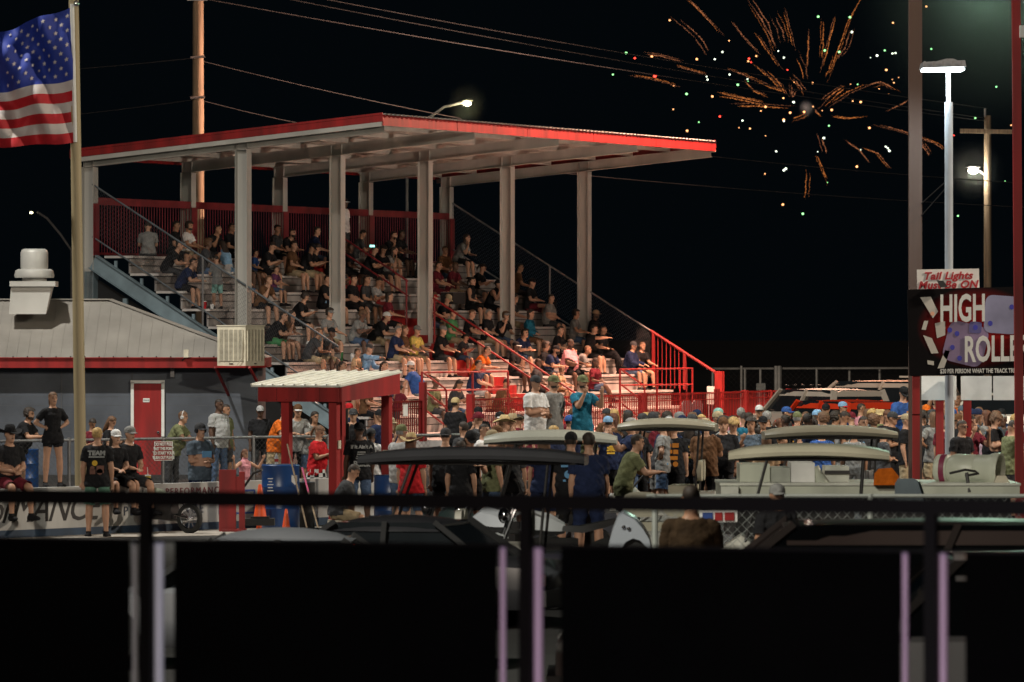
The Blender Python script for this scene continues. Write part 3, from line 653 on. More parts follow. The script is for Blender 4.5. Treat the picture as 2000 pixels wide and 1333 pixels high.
ST = [
 (299, 437, 's_phone', 'grey', 'charcoal', BK, None, 'l', 120), (343, 431, 's_lap', 'black', 'black', DB, None, 'm', 10), (364, 427, 's_knees', 'white', 'khaki', ('curly', 'dark brown'), None, 'm', 0, dict(beard=True)),
 (336, 466, 's_elbows', 'black', 'charcoal', BK, None, 'l', 10, dict(ls='trousers', shoe='white')), (362, 459, 's_elbows', 'navy', 'black', DB, None, 'l', 5, dict(row=9)), (455, 472, 's_phone', ('tank', 'light blue'), 'white', LG, None, 'l', 150, dict(fem=True)),
 (452, 430, 's_lap', 'black', 'black', DB, None, 'm', 0), (500, 502, 's_lap', 'blue', 'brown', DB, None, 'l', 10, dict(s=.72)), (537, 508, 's_knees', 'purple', 'denim', DB, None, 'l', 0, dict(s=.75)),
 (523, 462, 's_phone', 'black', 'black', DB, None, 'l', 0), (541, 437, 's_lap', 'charcoal', 'black', DB, None, 'm', 0), (564, 438, 's_elbows', 'black', 'khaki', BK, None, 'l', -15, dict(beard=True)),
 (613, 441, 's_knees', 'navy', 'denim', DB, None, 'l', 20, dict(fat=.04)), (599, 492, 's_phone', 'black', 'khaki', DB, ('cap', 'black'), 'm', 20), (634, 528, 's_knees', 'black', 'black', BK, None, 'l', 0),
 (585, 560, 's_phone', 'black', 'black', ('curly', 'dark brown'), None, 'l', 10, dict(fat=.05, shoe='white')), (541, 624, 's_elbows', 'black', 'green', DB, None, 'l', 5, dict(fat=.04)), (561, 628, 's_chin', 'brown', 'white', LG, None, 'l', 0, dict(fem=True, ls='shortshorts')),
 (684, 462, 's_lap', 'black', 'black', DB, None, 'd', 10), (699, 466, 's_phone', 'charcoal', 'white', DB, None, 'm', 40), (722, 471, 's_phone', 'black', 'black', BK, None, 'l', 20),
 (762, 450, 's_chin', 'black', 'khaki', DB, None, 'l', 0, dict(beard=True)), (780, 442, 's_knees', 'black', 'black', DB, None, 'd', 0), (690, 534, 's_lap', 'black', 'black', BK, None, 'l', 0, dict(fat=.04)),
 (716, 527, 's_lap', 'charcoal', 'charcoal', ('bun', 'dark brown'), None, 'm', 0), (731, 560, 's_phone', 'light grey', 'grey', DB, None, 'm', 0, dict(fem=True)), (742, 630, 's_elbows', 'black', 'khaki', DB, ('cap', 'white'), 'l', 10, dict(fat=.05)),
 (772, 630, 's_knees', 'navy', 'khaki', ('short', 'grey hair'), None, 'l', 0), (790, 634, 's_lap', 'brown', 'denim', ('long', 'brown'), None, 'l', 0, dict(fem=True, ls='shortshorts')), (810, 624, 's_knees', 'yellow', 'khaki', BK, ('cap', 'grey'), 'l', -12),
 (713, 660, 's_point', ('longsleeve', 'light blue'), 'denim', ('short', 'grey hair'), ('cap', 'charcoal'), 'l', 0), (668, 700, 's_lap', 'black', 'black', ('bun', 'dark brown'), None, 'l', 10, dict(fem=True)), (698, 694, 's_lap', 'tan', 'denim', DB, None, 'm', 0, dict(s=.85)),
 (747, 698, 's_knees', 'royal blue', 'denim', ('bun', 'dark brown'), None, 'l', -15, dict(fem=True)), (810, 696, 's_back', 'blue', 'light grey', DB, ('capback', 'white'), 'l', 10, dict(beard=True, fat=.05)),
 (851, 512, 's_knees', 'maroon', 'maroon', BK, None, 'l', 5), (866, 570, 's_phone', 'black', 'khaki', DB, ('cap', 'khaki'), 'l', 0), (884, 590, 's_lap', 'green', 'khaki', DB, None, 'l', 0),
 (935, 517, 's_phone', 'black', 'grey', ('bun', 'dark brown'), None, 'l', 0, dict(fem=True)), (922, 538, 's_lap', ('tank', 'black'), 'black', ('bun', 'dark brown'), None, 'l', 0, dict(fem=True)), (966, 541, 's_chin', ('tank', 'black'), 'black', DB, ('capback', 'black'), 'l', 0),
 (916, 594, 's_knees', 'black', 'black', ('buzz', 'brown'), None, 'l', 10), (954, 594, 's_lap', 'black', 'khaki', ('short', 'grey hair'), None, 'l', 0), (1007, 664, 's_lap', 'black', 'black', DB, ('cap', 'black', 'white'), 'd', 0),
 (928, 690, 's_knees', 'navy', 'light grey', DB, None, 'l', 15, dict(fat=.04)), (940, 692, 's_elbows', 'orange', 'denim', DB, None, 'l', 0), (1037, 544, 's_leg', 'black', 'maroon', DB, ('cap', 'black'), 'l', 0), (1076, 572, 's_lap', 'grey', 'charcoal', BK, None, 'l', 0, dict(fat=.06)),
 (1036, 607, 's_lap', ('longsleeve', 'teal'), 'brown', LG, None, 'l', 0, dict(fem=True)), (1090, 627, 's_knees', 'black', 'black', DB, None, 'l', 0), (1066, 665, 's_lap', 'black', 'charcoal', ('curly', 'dark brown'), None, 'l', 0, dict(fem=True)),
 (1114, 658, 's_wide', 'pink', 'black', BK, None, 'd', -8, dict(beard=True, fat=.08, s=1.08)), (1152, 629, 's_point', 'black', 'black', DB, None, 'l', 8, dict(s=1.05)), (1168, 601, 's_knees', 'black', 'black', BK, ('cap', 'tan'), 'd', 0, dict(beard=True)),
 (1232, 665, 's_knees', ('longsleeve', 'navy'), 'denim', BK, ('cap', 'charcoal'), 'l', 0, dict(fat=.04)), (1256, 659, 's_knees', 'black', 'tan', ('buzz', 'brown'), None, 'l', -20), (1075, 691, 's_elbows', 'navy', 'denim', ('short', 'grey hair'), ('cap', 'black'), 'l', 0, dict(beard=True, fat=.05)),
 (1095, 730, 's_knees', 'tan', 'brown', ('curly', 'brown'), None, 'l', 0, dict(s=.75, fem=True)), (980, 758, 's_phone', 'brown', 'brown', DB, None, 'm', 0, dict(fem=True)), (1050, 700, 's_lap', 'charcoal', 'black', DB, None, 'd', 5),
 (478, 455, 's_lap', 'black', 'charcoal', DB, None, 'd', 0), (1180, 640, 's_cross', 'charcoal', 'black', BK, None, 'm', 0, dict(ls='trousers')), (650, 470, 's_lap', 'black', 'black', DB, None, 'd', 10), (905, 640, 's_phone', 'charcoal', 'denim', DB, None, 'm', 0, dict(s=.8)),
 (826, 470, 's_lap', 'charcoal', 'black', DB, None, 'd', 0), (480, 520, 's_lap', 'tan', 'denim', ('long', 'dark brown'), None, 'l', 0, dict(s=.8)),
]
for i, (px, py) in enumerate(((420, 436), (400, 470), (572, 476), (655, 440), (520, 540), (660, 500), (745, 470), (700, 596), (640, 590), (610, 470), (655, 560), (760, 500), (870, 470), (840, 560), (885, 520), (1000, 560), (985, 600), (905, 470), (1010, 520), (760, 560),
                              (612, 640), (640, 660), (860, 640), (1020, 640), (1125, 600), (1135, 690), (890, 740), (1165, 700), (700, 730), (850, 735))):
    rr_ = random.Random(i+40); fm = rr_.random() < .3
    ST.append((px, py, rr_.choice(('s_lap', 's_knees', 's_elbows', 's_phone', 's_chin', 's_wide', 's_cross')), rr_.choice(('black', 'charcoal', 'navy', 'maroon', 'grey', 'brown', 'olive')), rr_.choice(('black', 'charcoal', 'khaki', 'denim')),
               ('long', 'dark brown') if fm else (rr_.choice(('short', 'buzz', 'curly')), rr_.choice(('dark brown', 'brown'))), None if fm or rr_.random() < .6 else ('cap', rr_.choice(('black', 'grey', 'red'))), rr_.choice('llmd'), rr_.uniform(-25, 25), dict(fem=fm)))
for t in ST:
    k = t[9] if len(t) > 9 else {}
    seated(t[0], t[1], t[2], t[3], t[4], t[5], t[6], t[7], t[8], **k)
seated(683, 412, 'relaxed', 'white', 'charcoal', DB, ('cap', 'black', 'white'), 'd', 0, stand=True, row=11)
seated(436, 514, 'phonelow', 'grey', 'mint', DB, None, 'l', 150, stand=True, s=.78)
seated(786, 728, 'leaning', 'maroon', 'charcoal', DB, None, 'l', 60, stand=True, s=.72, row=1)
def standing(px, py, pose, shirt, legs='khaki', hair=DB, hat=None, sk='l', yaw=0, h=1.77, Y=None, base=0.0, ls='shorts', where='', grp='people standing in the crowd by the track', flip=False, **k):
    """px, py: top of the head in the photograph; yaw 0 looks at the camera, positive turns to its left"""
    s = h/1.77
    top = h*(.97 if pose in ('leaning',) else 1.0)
    if Y is None: Y = (HC-top-base)*F/(py-YH)
    elif base is None:
        base = HC-(py-YH)*Y/F-top
        if abs(base) < .34: s *= (top+base)/top; base = 0.0
    p = G(px, Y, base)
    r = person(p, math.pi+R(yaw), pose, T_(shirt), (ls, legs), hair, hat, sk, s, flip=flip, **k)
    r['label'] = describe(T_(shirt), hair, hat, pose, where); r['group'] = grp; r['_px'] = px; return r
FENCE_G = 'people by the fence at the building'
# left: at the low barrier and the chain-link fence in front of the grey building
LEFT = [
 (38, 800, 'leaning', 'black', 'blue', ('curly', 'dark brown'), None, 'l', 70, dict(Y=117, base=None, where='leaning on fence left', fat=.05, beard=True)),
 (178, 818, 'phonelow', 'maroon', 'maroon', DB, None, 'm', 30, dict(Y=116, base=None, where='behind flag pole', fem=True)),
 (213, 814, 'phonelow', 'black', 'black', ('long', 'brown'), None, 'l', 60, dict(Y=115, base=None, where='behind fence by the door', fem=True)),
 (338, 806, 'leaning', 'olive', 'charcoal', ('short', 'brown'), ('headset', 'white'), 'l', 75, dict(Y=117, base=None, where='right of red door', ls='trousers', fat=.05)),
 (427, 780, 'relaxed', 'light grey', 'denim', BK, None, 'd', 50, dict(Y=121, base=None, where='behind fence', ls='trousers', fat=.05)),
 (440, 790, 'relaxed', 'olive', 'charcoal', BK, None, 'm', 60, dict(Y=123, base=None, where='behind fence')),
 (508, 794, 'relaxed', 'black', 'charcoal', BK, ('cap', 'light grey'), 'd', 10, dict(Y=124, base=None, where='left of red shelter', fat=.05)),
 (538, 797, 'leaning', 'orange', 'khaki', BK, None, 'l', 60, dict(Y=119, base=None, where='behind red shelter post', fat=.04)),
 (577, 793, 'leaning', 'light grey', 'black', DB, ('cap', 'brown', 'white'), 'l', 15, dict(Y=119, base=None, where='inside red shelter', ls='trousers')),
 (606, 806, 'leaning', 'grey', 'denim', LG, None, 'm', 30, dict(Y=119, base=None, where='inside red shelter', fem=True)),
 (478, 878, 'armsup', ('tank', 'pink'), 'pink', ('bun', 'auburn'), None, 'l', 40, dict(Y=103, base=None, h=1.15, where='little girl', fem=True)),
 (618, 832, 'phonelow', 'red', 'charcoal', ('bun', 'brown'), None, 'l', 60, dict(Y=103, base=None, where='checkered skirt', fem=True, fat=.04)),
 (390, 828, 'crossed', 'slate', 'navy', DB, ('cap', 'charcoal'), 'l', 40, dict(Y=None, where='in front of barrier', fat=.05, extra=(('headset', 'black'),))),
 (190, 836, 'relaxed', 'black', 'sage', ('short', 'blond'), None, 'l', 180, dict(Y=93.5, base=None, where='seen from behind')),
 (103, 768, 'hips', 'black', 'black', ('bun', 'brown'), None, 'l', 25, dict(Y=94.1, base=.80, h=1.54, where='standing on barrier', fem=True, ls='shortshorts')),
]
for t in LEFT: standing(*t[:9], grp=FENCE_G, **t[9])
def sitting(px, py, pose, shirt, legs, hair, hat, sk, yaw, Y, where, ls='shorts', s=1.0, grp=FENCE_G, z=None, **k):
    hh = {'s_elbows': .80, 's_phone': .86}.get(pose, .95)*s
    zz = HC-(py-YH)*Y/F-hh if z is None else z
    r = person(G(px, Y, zz), math.pi+R(yaw), pose, T_(shirt), (ls, legs), hair, hat, sk, s, **k)
    r['label'] = describe(T_(shirt), hair, hat, pose, where); r['group'] = grp; r['_px'] = px; return r
sitting(14, 857, 's_lap', 'black', 'maroon', DB, ('straw', 'black'), 'l', 35, 93.25, 'sitting on barrier left', z=.80, fat=.04, s=1.04)
sitting(222, 862, 's_lap', 'black', 'black', LG, ('cap', 'white'), 'l', 30, 95.1, 'sitting on barrier', z=.80, fem=True, s=.95)
sitting(247, 850, 's_lap', 'black', 'charcoal', BK, ('cap', 'grey'), 'l', 45, 95.4, 'sitting on barrier with drink', z=.80)
# middle: round the red shelter and the black golf cart
MID = [
 (690, 800, 'face', 'black', 'charcoal', BK, ('cap', 'charcoal'), 'l', 0, dict(where='right of red shelter post')), (681, 789, 'relaxed', 'navy', 'black', BK, ('capback', 'red', 'white'), 'm', 30, dict(where='inside red shelter')),
 (702, 832, 'relaxed', 'black', 'denim', BK, ('capback', 'black'), 'd', 195, dict(where='slogan on back', Y=98)), (724, 838, 'relaxed', 'white', 'charcoal', BK, ('cap', 'charcoal'), 'd', 160, dict(where='right of slogan shirt', Y=101.5, base=None)),
 (741, 802, 'relaxed', 'navy', 'charcoal', BK, ('cap', 'black'), 'm', 50, dict(where='behind red shelter')), (755, 800, 'relaxed', 'brown', 'black', BK, ('cap', 'orange'), 'm', 20, dict(where='right of red shelter')),
 (760, 816, 'face', 'navy', 'black', BK, ('cap', 'khaki'), 'l', 60, dict(where='right of red shelter')), (783, 831, 'relaxed', 'light grey', 'denim', ('short', 'grey hair'), ('cap', 'olive'), 'l', 140, dict(where='left of straw hat', fat=.05)),
 (803, 850, 'relaxed', 'red', 'denim', ('long', 'auburn'), ('straw', 'straw', 'brown'), 'l', 165, dict(where='above black cart roof', fem=True, fat=.06, Y=91, base=None)), (870, 838, 'relaxed', 'black', 'black', BK, ('capback', 'charcoal'), 'l', 175, dict(where='above black cart roof', fat=.09)),
 (889, 778, 'relaxed', 'black', 'black', DB, ('cap', 'straw', 'black'), 'l', 150, dict(where='boy by the steps', h=1.70, Y=126, base=None)), (934, 796, 'face', 'black', 'black', BK, ('cap', 'black'), 'l', 10, dict(where='before picket fence')),
 (916, 843, 'phonelow', 'black', 'black', LG, ('cap', 'black'), 'l', 20, dict(where='above black cart roof', beard=True)), (944, 828, 'relaxed', 'white', 'charcoal', BK, None, 'l', 60, dict(where='left of white cart roof')),
 (976, 806, 'relaxed', 'charcoal', 'black', DB, ('cap', 'black', 'white'), 'm', 20, dict(where='behind cowboy hat')), (984, 815, 'relaxed', 'brown', 'denim', ('short', 'brown'), ('straw', 'straw', 'brown'), 'l', 100, dict(where='above white cart roof')),
 (1000, 812, 'relaxed', 'grey', 'denim', ('short', 'brown'), ('straw', 'khaki', 'brown'), 'l', 140, dict(where='above white cart roof')), (960, 842, 'relaxed', 'olive', 'denim', ('short', 'brown'), ('cap', 'khaki'), 'l', 120, dict(where='left of white cart roof')),
 (1045, 735, 'crossed', 'white', 'khaki', BK, ('cap', 'charcoal', 'black'), 'l', 45, dict(where='standing highest above white cart roof', Y=98, base=.80, fat=.03)), (1080, 737, 'hips', 'grey', 'denim', BK, ('cap', 'olive'), 'l', 50, dict(where='middle of three standing highest', Y=98.3, base=.80, beard=True)),
 (1137, 731, 'camera', ('tee', 'teal'), 'navy', ('short', 'brown'), ('cap', 'olive'), 'l', 35, dict(where='standing highest', Y=98.6, base=.80, beard=True, ls='trousers')),
 (1086, 820, 'relaxed', 'charcoal', 'black', ('short', 'grey hair'), ('cap', 'khaki'), 'l', 170, dict(where='behind white cart roof')), (1112, 813, 'relaxed', 'navy', 'black', BK, ('cap', 'blue', 'black'), 'l', 130, dict(where='behind white cart roof')),
 (1140, 820, 'relaxed', 'olive', 'black', ('short', 'grey hair'), ('cap', 'khaki', 'grey'), 'l', 150, dict(where='behind white cart roof')), (1188, 815, 'relaxed', 'navy', 'black', BK, ('cap', 'light blue', 'black'), 'l', 200, dict(where='right of white cart roof')),
 (1200, 800, 'relaxed', 'charcoal', 'black', ('long', 'blond'), None, 'l', 210, dict(where='by picket fence', fem=True)), (1227, 803, 'relaxed', 'charcoal', 'black', ('long', 'dark brown'), ('cap', 'charcoal', 'blue'), 'm', 160, dict(where='by picket fence', fem=True)),
 (1254, 809, 'relaxed', 'charcoal', 'black', BK, ('cap', 'charcoal'), 'l', 130, dict(where='behind tan cart roof')), (1243, 822, 'relaxed', 'black', 'black', DB, None, 'l', 30, dict(where='behind tan cart roof')),
 (1281, 805, 'relaxed', 'black', 'black', DB, None, 'm', 40, dict(where='by picket fence')), (1303, 806, 'relaxed', 'black', 'black', ('curly', 'dark brown'), None, 'm', 180, dict(where='by picket fence')),
 (1307, 817, 'relaxed', 'navy', 'black', BK, ('cap', 'white', 'black'), 'l', 190, dict(where='behind tan cart roof')), (1332, 813, 'relaxed', 'black', 'black', BK, ('cap', 'navy', 'black'), 'm', 150, dict(where='behind tan cart roof')),
 (1370, 810, 'crossed', 'navy', 'black', ('short', 'blond'), None, 'l', 10, dict(where='behind tan cart roof', beard=True, fat=.04)), (1352, 806, 'relaxed', 'maroon', 'black', ('long', 'brown'), None, 'm', 60, dict(where='by picket fence', fem=True)),
 (1402, 799, 'relaxed', 'white', 'black', BK, ('cap', 'mint', 'black'), 'm', 60, dict(where='by fence end')), (1412, 815, 'crossed', 'grey', 'denim', ('curly', 'dark brown'), None, 'm', 60, dict(where='right of tan cart roof', fat=.03)),
 (1431, 818, 'phonelow', 'black', 'black', ('curly', 'blond'), None, 'l', 10, dict(where='right of tan cart roof')), (1447, 797, 'relaxed', 'pink', 'khaki', ('short', 'grey hair'), None, 'l', 170, dict(where='before fence end')),
 (1462, 806, 'relaxed', 'teal', 'denim', DB, None, 'l', 150, dict(where='left of second tan roof')), (1483, 793, 'relaxed', 'black', 'black', BK, ('cap', 'white', 'black'), 'm', 0, dict(where='before fence end')),
 (1496, 803, 'relaxed', 'light grey', 'denim', ('buzz', 'dark brown'), None, 'l', -10, dict(where='behind second tan roof', beard=True)), (1478, 833, 'relaxed', 'navy', 'black', DB, None, 'l', 180, dict(where='left of second tan roof', h=1.6)),
 (1497, 849, 'relaxed', 'tan', 'denim', ('long', 'brown'), None, 'l', 180, dict(where='left end of second tan roof', fem=True, h=1.62)), (1525, 826, 'relaxed', 'black', 'black', ('curly', 'blond'), None, 'l', 150, dict(where='behind second tan roof', h=1.5)),
 (1535, 796, 'relaxed', 'charcoal', 'denim', BK, ('cap', 'blue'), 'l', 75, dict(where='behind second tan roof', beard=True)), (1557, 806, 'relaxed', 'black', 'black', ('short', 'grey hair'), ('cap', 'olive'), 'l', 170, dict(where='behind second tan roof')),
 (1577, 808, 'relaxed', 'navy', 'denim', DB, None, 'd', 140, dict(where='behind second tan roof', Y=105, base=None)), (1595, 802, 'relaxed', 'blue', 'black', ('short', 'brown'), ('cap', 'light blue', 'blue'), 'l', 130, dict(where='behind second tan roof')),
 (1613, 790, 'relaxed', 'black', 'black', DB, ('cap', 'black'), 'l', 0, dict(where='behind second tan roof')), (1645, 786, 'relaxed', 'blue', 'black', BK, ('cap', 'light blue', 'red'), 'm', 60, dict(where='before red car')),
 (1643, 804, 'phonelow', 'light grey', 'grey', DB, None, 'm', 70, dict(where='behind second tan roof')), (1681, 788, 'relaxed', 'pink', 'khaki', BK, None, 'm', 100, dict(where='before red car')),
 (1686, 814, 'relaxed', 'charcoal', 'grey', DB, None, 'm', 20, dict(where='behind second tan roof')), (1706, 811, 'relaxed', 'black', 'black', ('curly', 'brown'), None, 'l', 160, dict(where='behind second tan roof', fem=True)),
 (1742, 806, 'crossed', 'black', 'black', BK, ('cap', 'charcoal', 'black'), 'm', 60, dict(where='left of sign post')), (1762, 755, 'phonelow', 'blue', 'navy', BK, ('cap', 'black'), 'l', 20, dict(where='highest left of dice sign', Y=112, base=.47)),
 (1719, 801, 'relaxed', 'olive', 'black', BK, ('bucket', 'straw'), 'l', 90, dict(where='before red car')), (1795, 800, 'relaxed', 'black', 'khaki', BK, ('cap', 'grey'), 'l', 175, dict(where='behind sign post', fat=.06)),
 (1809, 792, 'relaxed', 'light grey', 'black', BK, ('cap', 'orange'), 'm', 20, dict(where='under dice sign')), (1820, 801, 'relaxed', 'light grey', 'black', ('short', 'grey hair'), ('cap', 'charcoal'), 'l', 130, dict(where='under dice sign')),
 (1860, 800, 'overhead', 'red', 'maroon', BK, ('cap', 'blue'), 'l', 10, dict(where='under dice sign', beard=True)), (1878, 822, 'relaxed', 'black', 'black', DB, ('glasses', 'black'), 'l', 40, dict(where='right of red shirt')),
 (1879, 794, 'relaxed', 'navy', 'black', ('short', 'grey hair'), ('cap', 'slate'), 'l', 60, dict(where='under dice sign')), (1895, 800, 'relaxed', 'charcoal', 'black', BK, ('cap', 'navy'), 'l', 60, dict(where='under dice sign')),
 (1911, 795, 'relaxed', 'slate', 'black', ('buzz', 'brown'), None, 'l', 60, dict(where='right of blue cap', beard=True)), (1938, 808, 'phonelow', 'black', 'black', ('curly', 'brown'), None, 'l', 60, dict(where='above white turbine', fat=.06)),
 (1906, 834, 'relaxed', 'lilac', 'black', DB, None, 'l', 170, dict(where='above white turbine', h=1.5)), (1956, 800, 'relaxed', 'navy', 'black', DB, ('cap', 'black'), 'm', 0, dict(where='right end under sign')),
 (1971, 821, 'phonelow', 'olive', 'charcoal', BK, None, 'l', 120, dict(where='right of curly head')), (1990, 801, 'relaxed', 'light grey', 'black', DB, None, 'm', 0, dict(where='at right frame edge')), (1830, 771, 'overhead', 'red', 'black', BK, ('cap', 'white'), 'm', 20, dict(where='far back under sign', Y=127, base=None)),
 (1870, 768, 'overhead', 'orange', 'black', DB, None, 'm', -10, dict(where='far back under sign', Y=128, base=None)), (1843, 812, 'relaxed', 'maroon', 'black', LG, None, 'l', 40, dict(where='left of red shirt', fem=True)),
 (1240, 835, 'leaning', 'black', 'charcoal', BK, ('cap', 'charcoal'), 'l', 60, dict(where='below tan cart roof', Y=104, base=None)), (1316, 826, 'relaxed', 'black', 'black', DB, None, 'l', 170, dict(where='orange print on back', Y=103, base=None, fat=.05)),
 (1285, 830, 'leaning', 'charcoal', 'grey', DB, None, 'l', 120, dict(where='below tan cart roof', Y=103, base=None)), (1345, 828, 'relaxed', 'black', 'black', LG, None, 'm', 190, dict(where='below tan cart roof', Y=105, base=None)),
 (1115, 846, 'relaxed', 'black', 'black', DB, ('cap', 'black'), 'l', 170, dict(where='big back under white roof', Y=84, base=None, fat=.1, s_=0)), (1150, 846, 'relaxed', 'navy', 'navy', DB, None, 'l', 185, dict(where='big back under white roof', Y=82, base=None, fat=.1)),
 (1062, 842, 'relaxed', 'navy', 'navy', ('long', 'brown'), None, 'l', 180, dict(where='under white cart roof', Y=90, base=None, fem=True)), (1217, 852, 'leaning', 'olive', 'black', DB, None, 'l', 100, dict(where='right of white cart roof', Y=88, base=None)),
 (1000, 850, 'relaxed', 'charcoal', 'black', ('long', 'auburn'), None, 'l', 180, dict(where='under white cart roof', Y=92, base=None, fem=True)), (900, 862, 'relaxed', 'black', 'black', DB, None, 'l', 170, dict(where='behind black cart roof', Y=90, base=None)),
 (1560, 838, 'relaxed', 'black', 'black', DB, None, 'm', 170, dict(where='below second tan roof', Y=104, base=None)), (1605, 832, 'relaxed', 'blue', 'black', DB, None, 'm', 190, dict(where='below second tan roof', Y=103, base=None)),
 (1668, 836, 'relaxed', 'grey', 'grey', DB, None, 'm', 170, dict(where='below second tan roof', Y=104, base=None)), (1725, 836, 'crossed', 'charcoal', 'black', DB, None, 'm', 100, dict(where='below second tan roof', Y=103, base=None)),
 (657, 905, 's_phone', 'charcoal', 'khaki', DB, None, 'l', 90, dict(where='crouching by red post', sit=True, Y=94.5)),
]
for t in MID:
    k = dict(t[9]); k.pop('s_', 0)
    if k.pop('sit', False):
        sitting(*t[:9], k['Y'], k['where'], s=1.0, z=.25, grp='people standing in the crowd by the track'); continue
    standing(*t[:9], **k)
# the rest of the packed crowd: heads between and behind the ones above
rc = random.Random(5)
def zone(px): return 'before the steps' if px < 985 else 'behind white cart roof' if px < 1200 else 'before picket fence' if px < 1420 else 'before fence end' if px < 1545 else 'before red car' if px < 1720 else 'left of sign post' if px < 1800 else 'under dice sign'
for i in range(62):
    px = 905+i*17.6+rc.uniform(-6, 6)
    if px < 1170 and i % 2: continue
    py = rc.uniform(798, 822 if px > 1150 else 834); fem = rc.random() < .25; hat = None
    if rc.random() < .5 and not fem: hat = (rc.choice(('cap', 'cap', 'capback')), rc.choice(('black', 'charcoal', 'navy', 'grey', 'black', 'charcoal', 'maroon', 'khaki', 'brown', 'white')))
    hair = (rc.choice(('long', 'bun')), rc.choice(('brown', 'dark brown', 'blond', 'auburn'))) if fem else (rc.choice(('short', 'buzz', 'short', 'curly')) if not hat else 'buzz', rc.choice(('dark brown', 'brown', 'grey hair', 'dark brown')))
    standing(px, py, rc.choice(('relaxed', 'relaxed', 'crossed', 'pockets', 'phonelow', 'camera', 'hips', 'face')), rc.choice(('black', 'black', 'charcoal', 'navy', 'grey', 'maroon', 'slate', 'black', 'navy', 'grey', 'charcoal', 'brown')),
             rc.choice(('charcoal', 'khaki', 'denim', 'black')), hair, hat, rc.choice('llmmd'), rc.uniform(-180, 180), h=rc.uniform(1.62, 1.84), fem=fem, fat=0.0 if fem else rc.choice((0, .05)), where='half hidden '+zone(px))
# near the camera: two heads and shoulders at the foot of the camera stand
standing(1350, 948, 'relaxed', 'dark tan', 'black', ('buzz', 'dark brown'), None, 'm', 180, Y=54, base=None, where='nearest back before the rail', grp='onlookers close to the rail', fat=.08)
standing(1517, 948, 'relaxed', 'black', 'black', DB, ('cap', 'grey'), 'm', 20, Y=62, base=None, where='low before white truck', grp='onlookers close to the rail')
# labels that would read the same get their order from the left
seen = {}
for r in PEOPLE: seen.setdefault(r['label'], []).append(r)
for lab, rs in seen.items():
    if len(rs) > 1:
        rs.sort(key=lambda r: r['_px'])
        for i, r in enumerate(rs): r['label'] = lab+', '+(['left one', 'right one'] if len(rs) == 2 else [ORD[j+1]+' from left' for j in range(9)])[i]
for r in PEOPLE:
    del r['_px']
    if len(r['label'].split()) > 16: q_ = r['label'].split(', '); r['label'] = ', '.join(q_[:2]+q_[3:])
print('people', len(PEOPLE), 'protos', len(PROTO), 'dups', [l for l, rs in seen.items() if len(rs) > 1])
# ------------------------------------------------------------------ grey building at the left
Cn = G(503, 133); BL = 11.0
BX, BY = Vector((1, 0, 0)), Vector((0, 1, 0))
def Bq(a, d, z): return Cn-BX*a-BY*d+ZD*z            # a metres left of the corner, d metres in front of the wall
def Ba(px, d=0):                                      # a for pixel column px
    return Cn.x-(px-1000)/F*(Cn.y-d)
def Bz(py, a, d=0): p = Bq(a, d, 0); return HC-(py-YH)*p.y/F
bd = thing('concession_building', 'low grey block building with pale sheet roof and red eave', 'building', Bq(BL/2, -2, 0))
q = MB(); q.obox(Bq(BL/2, -2.2, 1.29), BX*BL/2, BY*2.2, ZD*1.29); q.build('wall', M_BLOCK, bd)
q = MB()
for px in (258, 120): q.obox(Bq(Ba(px), .008, 1.29), BX*.012, BY*.008, ZD*1.29)
for z in np.arange(.2, 2.5, .2): q.obox(Bq(BL/2, .001, z), BX*BL/2, BY*.0012, ZD*.004)
q.build('wall_joints', mat('block_joint', (.09, .092, .10), .9), bd)
EL, ER, PR_, PL, BR, BLk = Bq(BL, .35, 2.70), Bq(-.15, .35, 2.70), Bq(3.56, -2.2, 4.04), Bq(BL, -2.2, 4.045), Bq(-.15, -4.7, 2.70), Bq(BL, -4.7, 2.70)
q = MB(); q.add([EL, ER, PR_, PL, BR, BLk], [(0, 1, 2, 3), (1, 4, 2), (3, 2, 4, 5), (0, 3, 5), (0, 5, 4, 1)]); n_ = 44
for i in range(n_):                                   # ribs of the roofing
    t = (i+.5)/n_; a = EL.lerp(ER, t); tt = min(1, (1-t)*(BL+.15)/3.71)
    b = a+(PR_-ER+(BX*3.71))*tt
    q.bar(a+ZD*.004, Vector(b)+ZD*.004, .03, .012)
q.build('sheet_roof', M_ROOFG, bd)
q = MB(); q.bar(ER+ZD*.02, PR_+ZD*.02, .16, .03); q.bar(PL+ZD*.02, PR_+ZD*.02, .2, .03); q.build('ridge_cap', M_ROOFG, bd)
q = MB(); q.obox(Bq(BL/2, .37, 2.585), BX*(BL/2+.15), BY*.02, ZD*.115); q.obox(Bq(BL/2, .39, 2.70), BX*(BL/2+.15), BY*.05, ZD*.012); q.obox(Bq(-.17, -1.4, 2.585), BX*.02, BY*1.75, ZD*.11)
q.build('eave_fascia', M_RED, bd)
q = MB()
for i in range(34): q.ell(Bq(i*.33, .39, 2.725), .018, .018, .02, 6, 4)
q.build('eave_screws', M_BLACK, bd)
a0, a1 = Ba(315), Ba(262)
q = MB(); q.obox(Bq((a0+a1)/2, .02, 1.05), BX*(a1-a0)/2, BY*.025, ZD*1.05); dr = q.build('door', M_RED, bd)
q = MB()
for a in (a0-.04, a1+.04): q.obox(Bq(a, .03, 1.07), BX*.035, BY*.03, ZD*1.07)
q.obox(Bq((a0+a1)/2, .03, 2.145), BX*((a1-a0)/2+.08), BY*.03, ZD*.035); q.build('door_frame', M_WHITE, bd)
q = MB(); q.ell(Bq(a0+.07, .075, .98), .035, .035, .035); q.build('handle', M_CHROME, dr)
q = MB(); q.obox(Bq(Ba(286), .05, 1.72), BX*.075, BY*.004, ZD*.045); q.build('notice', M_WHITE, dr)
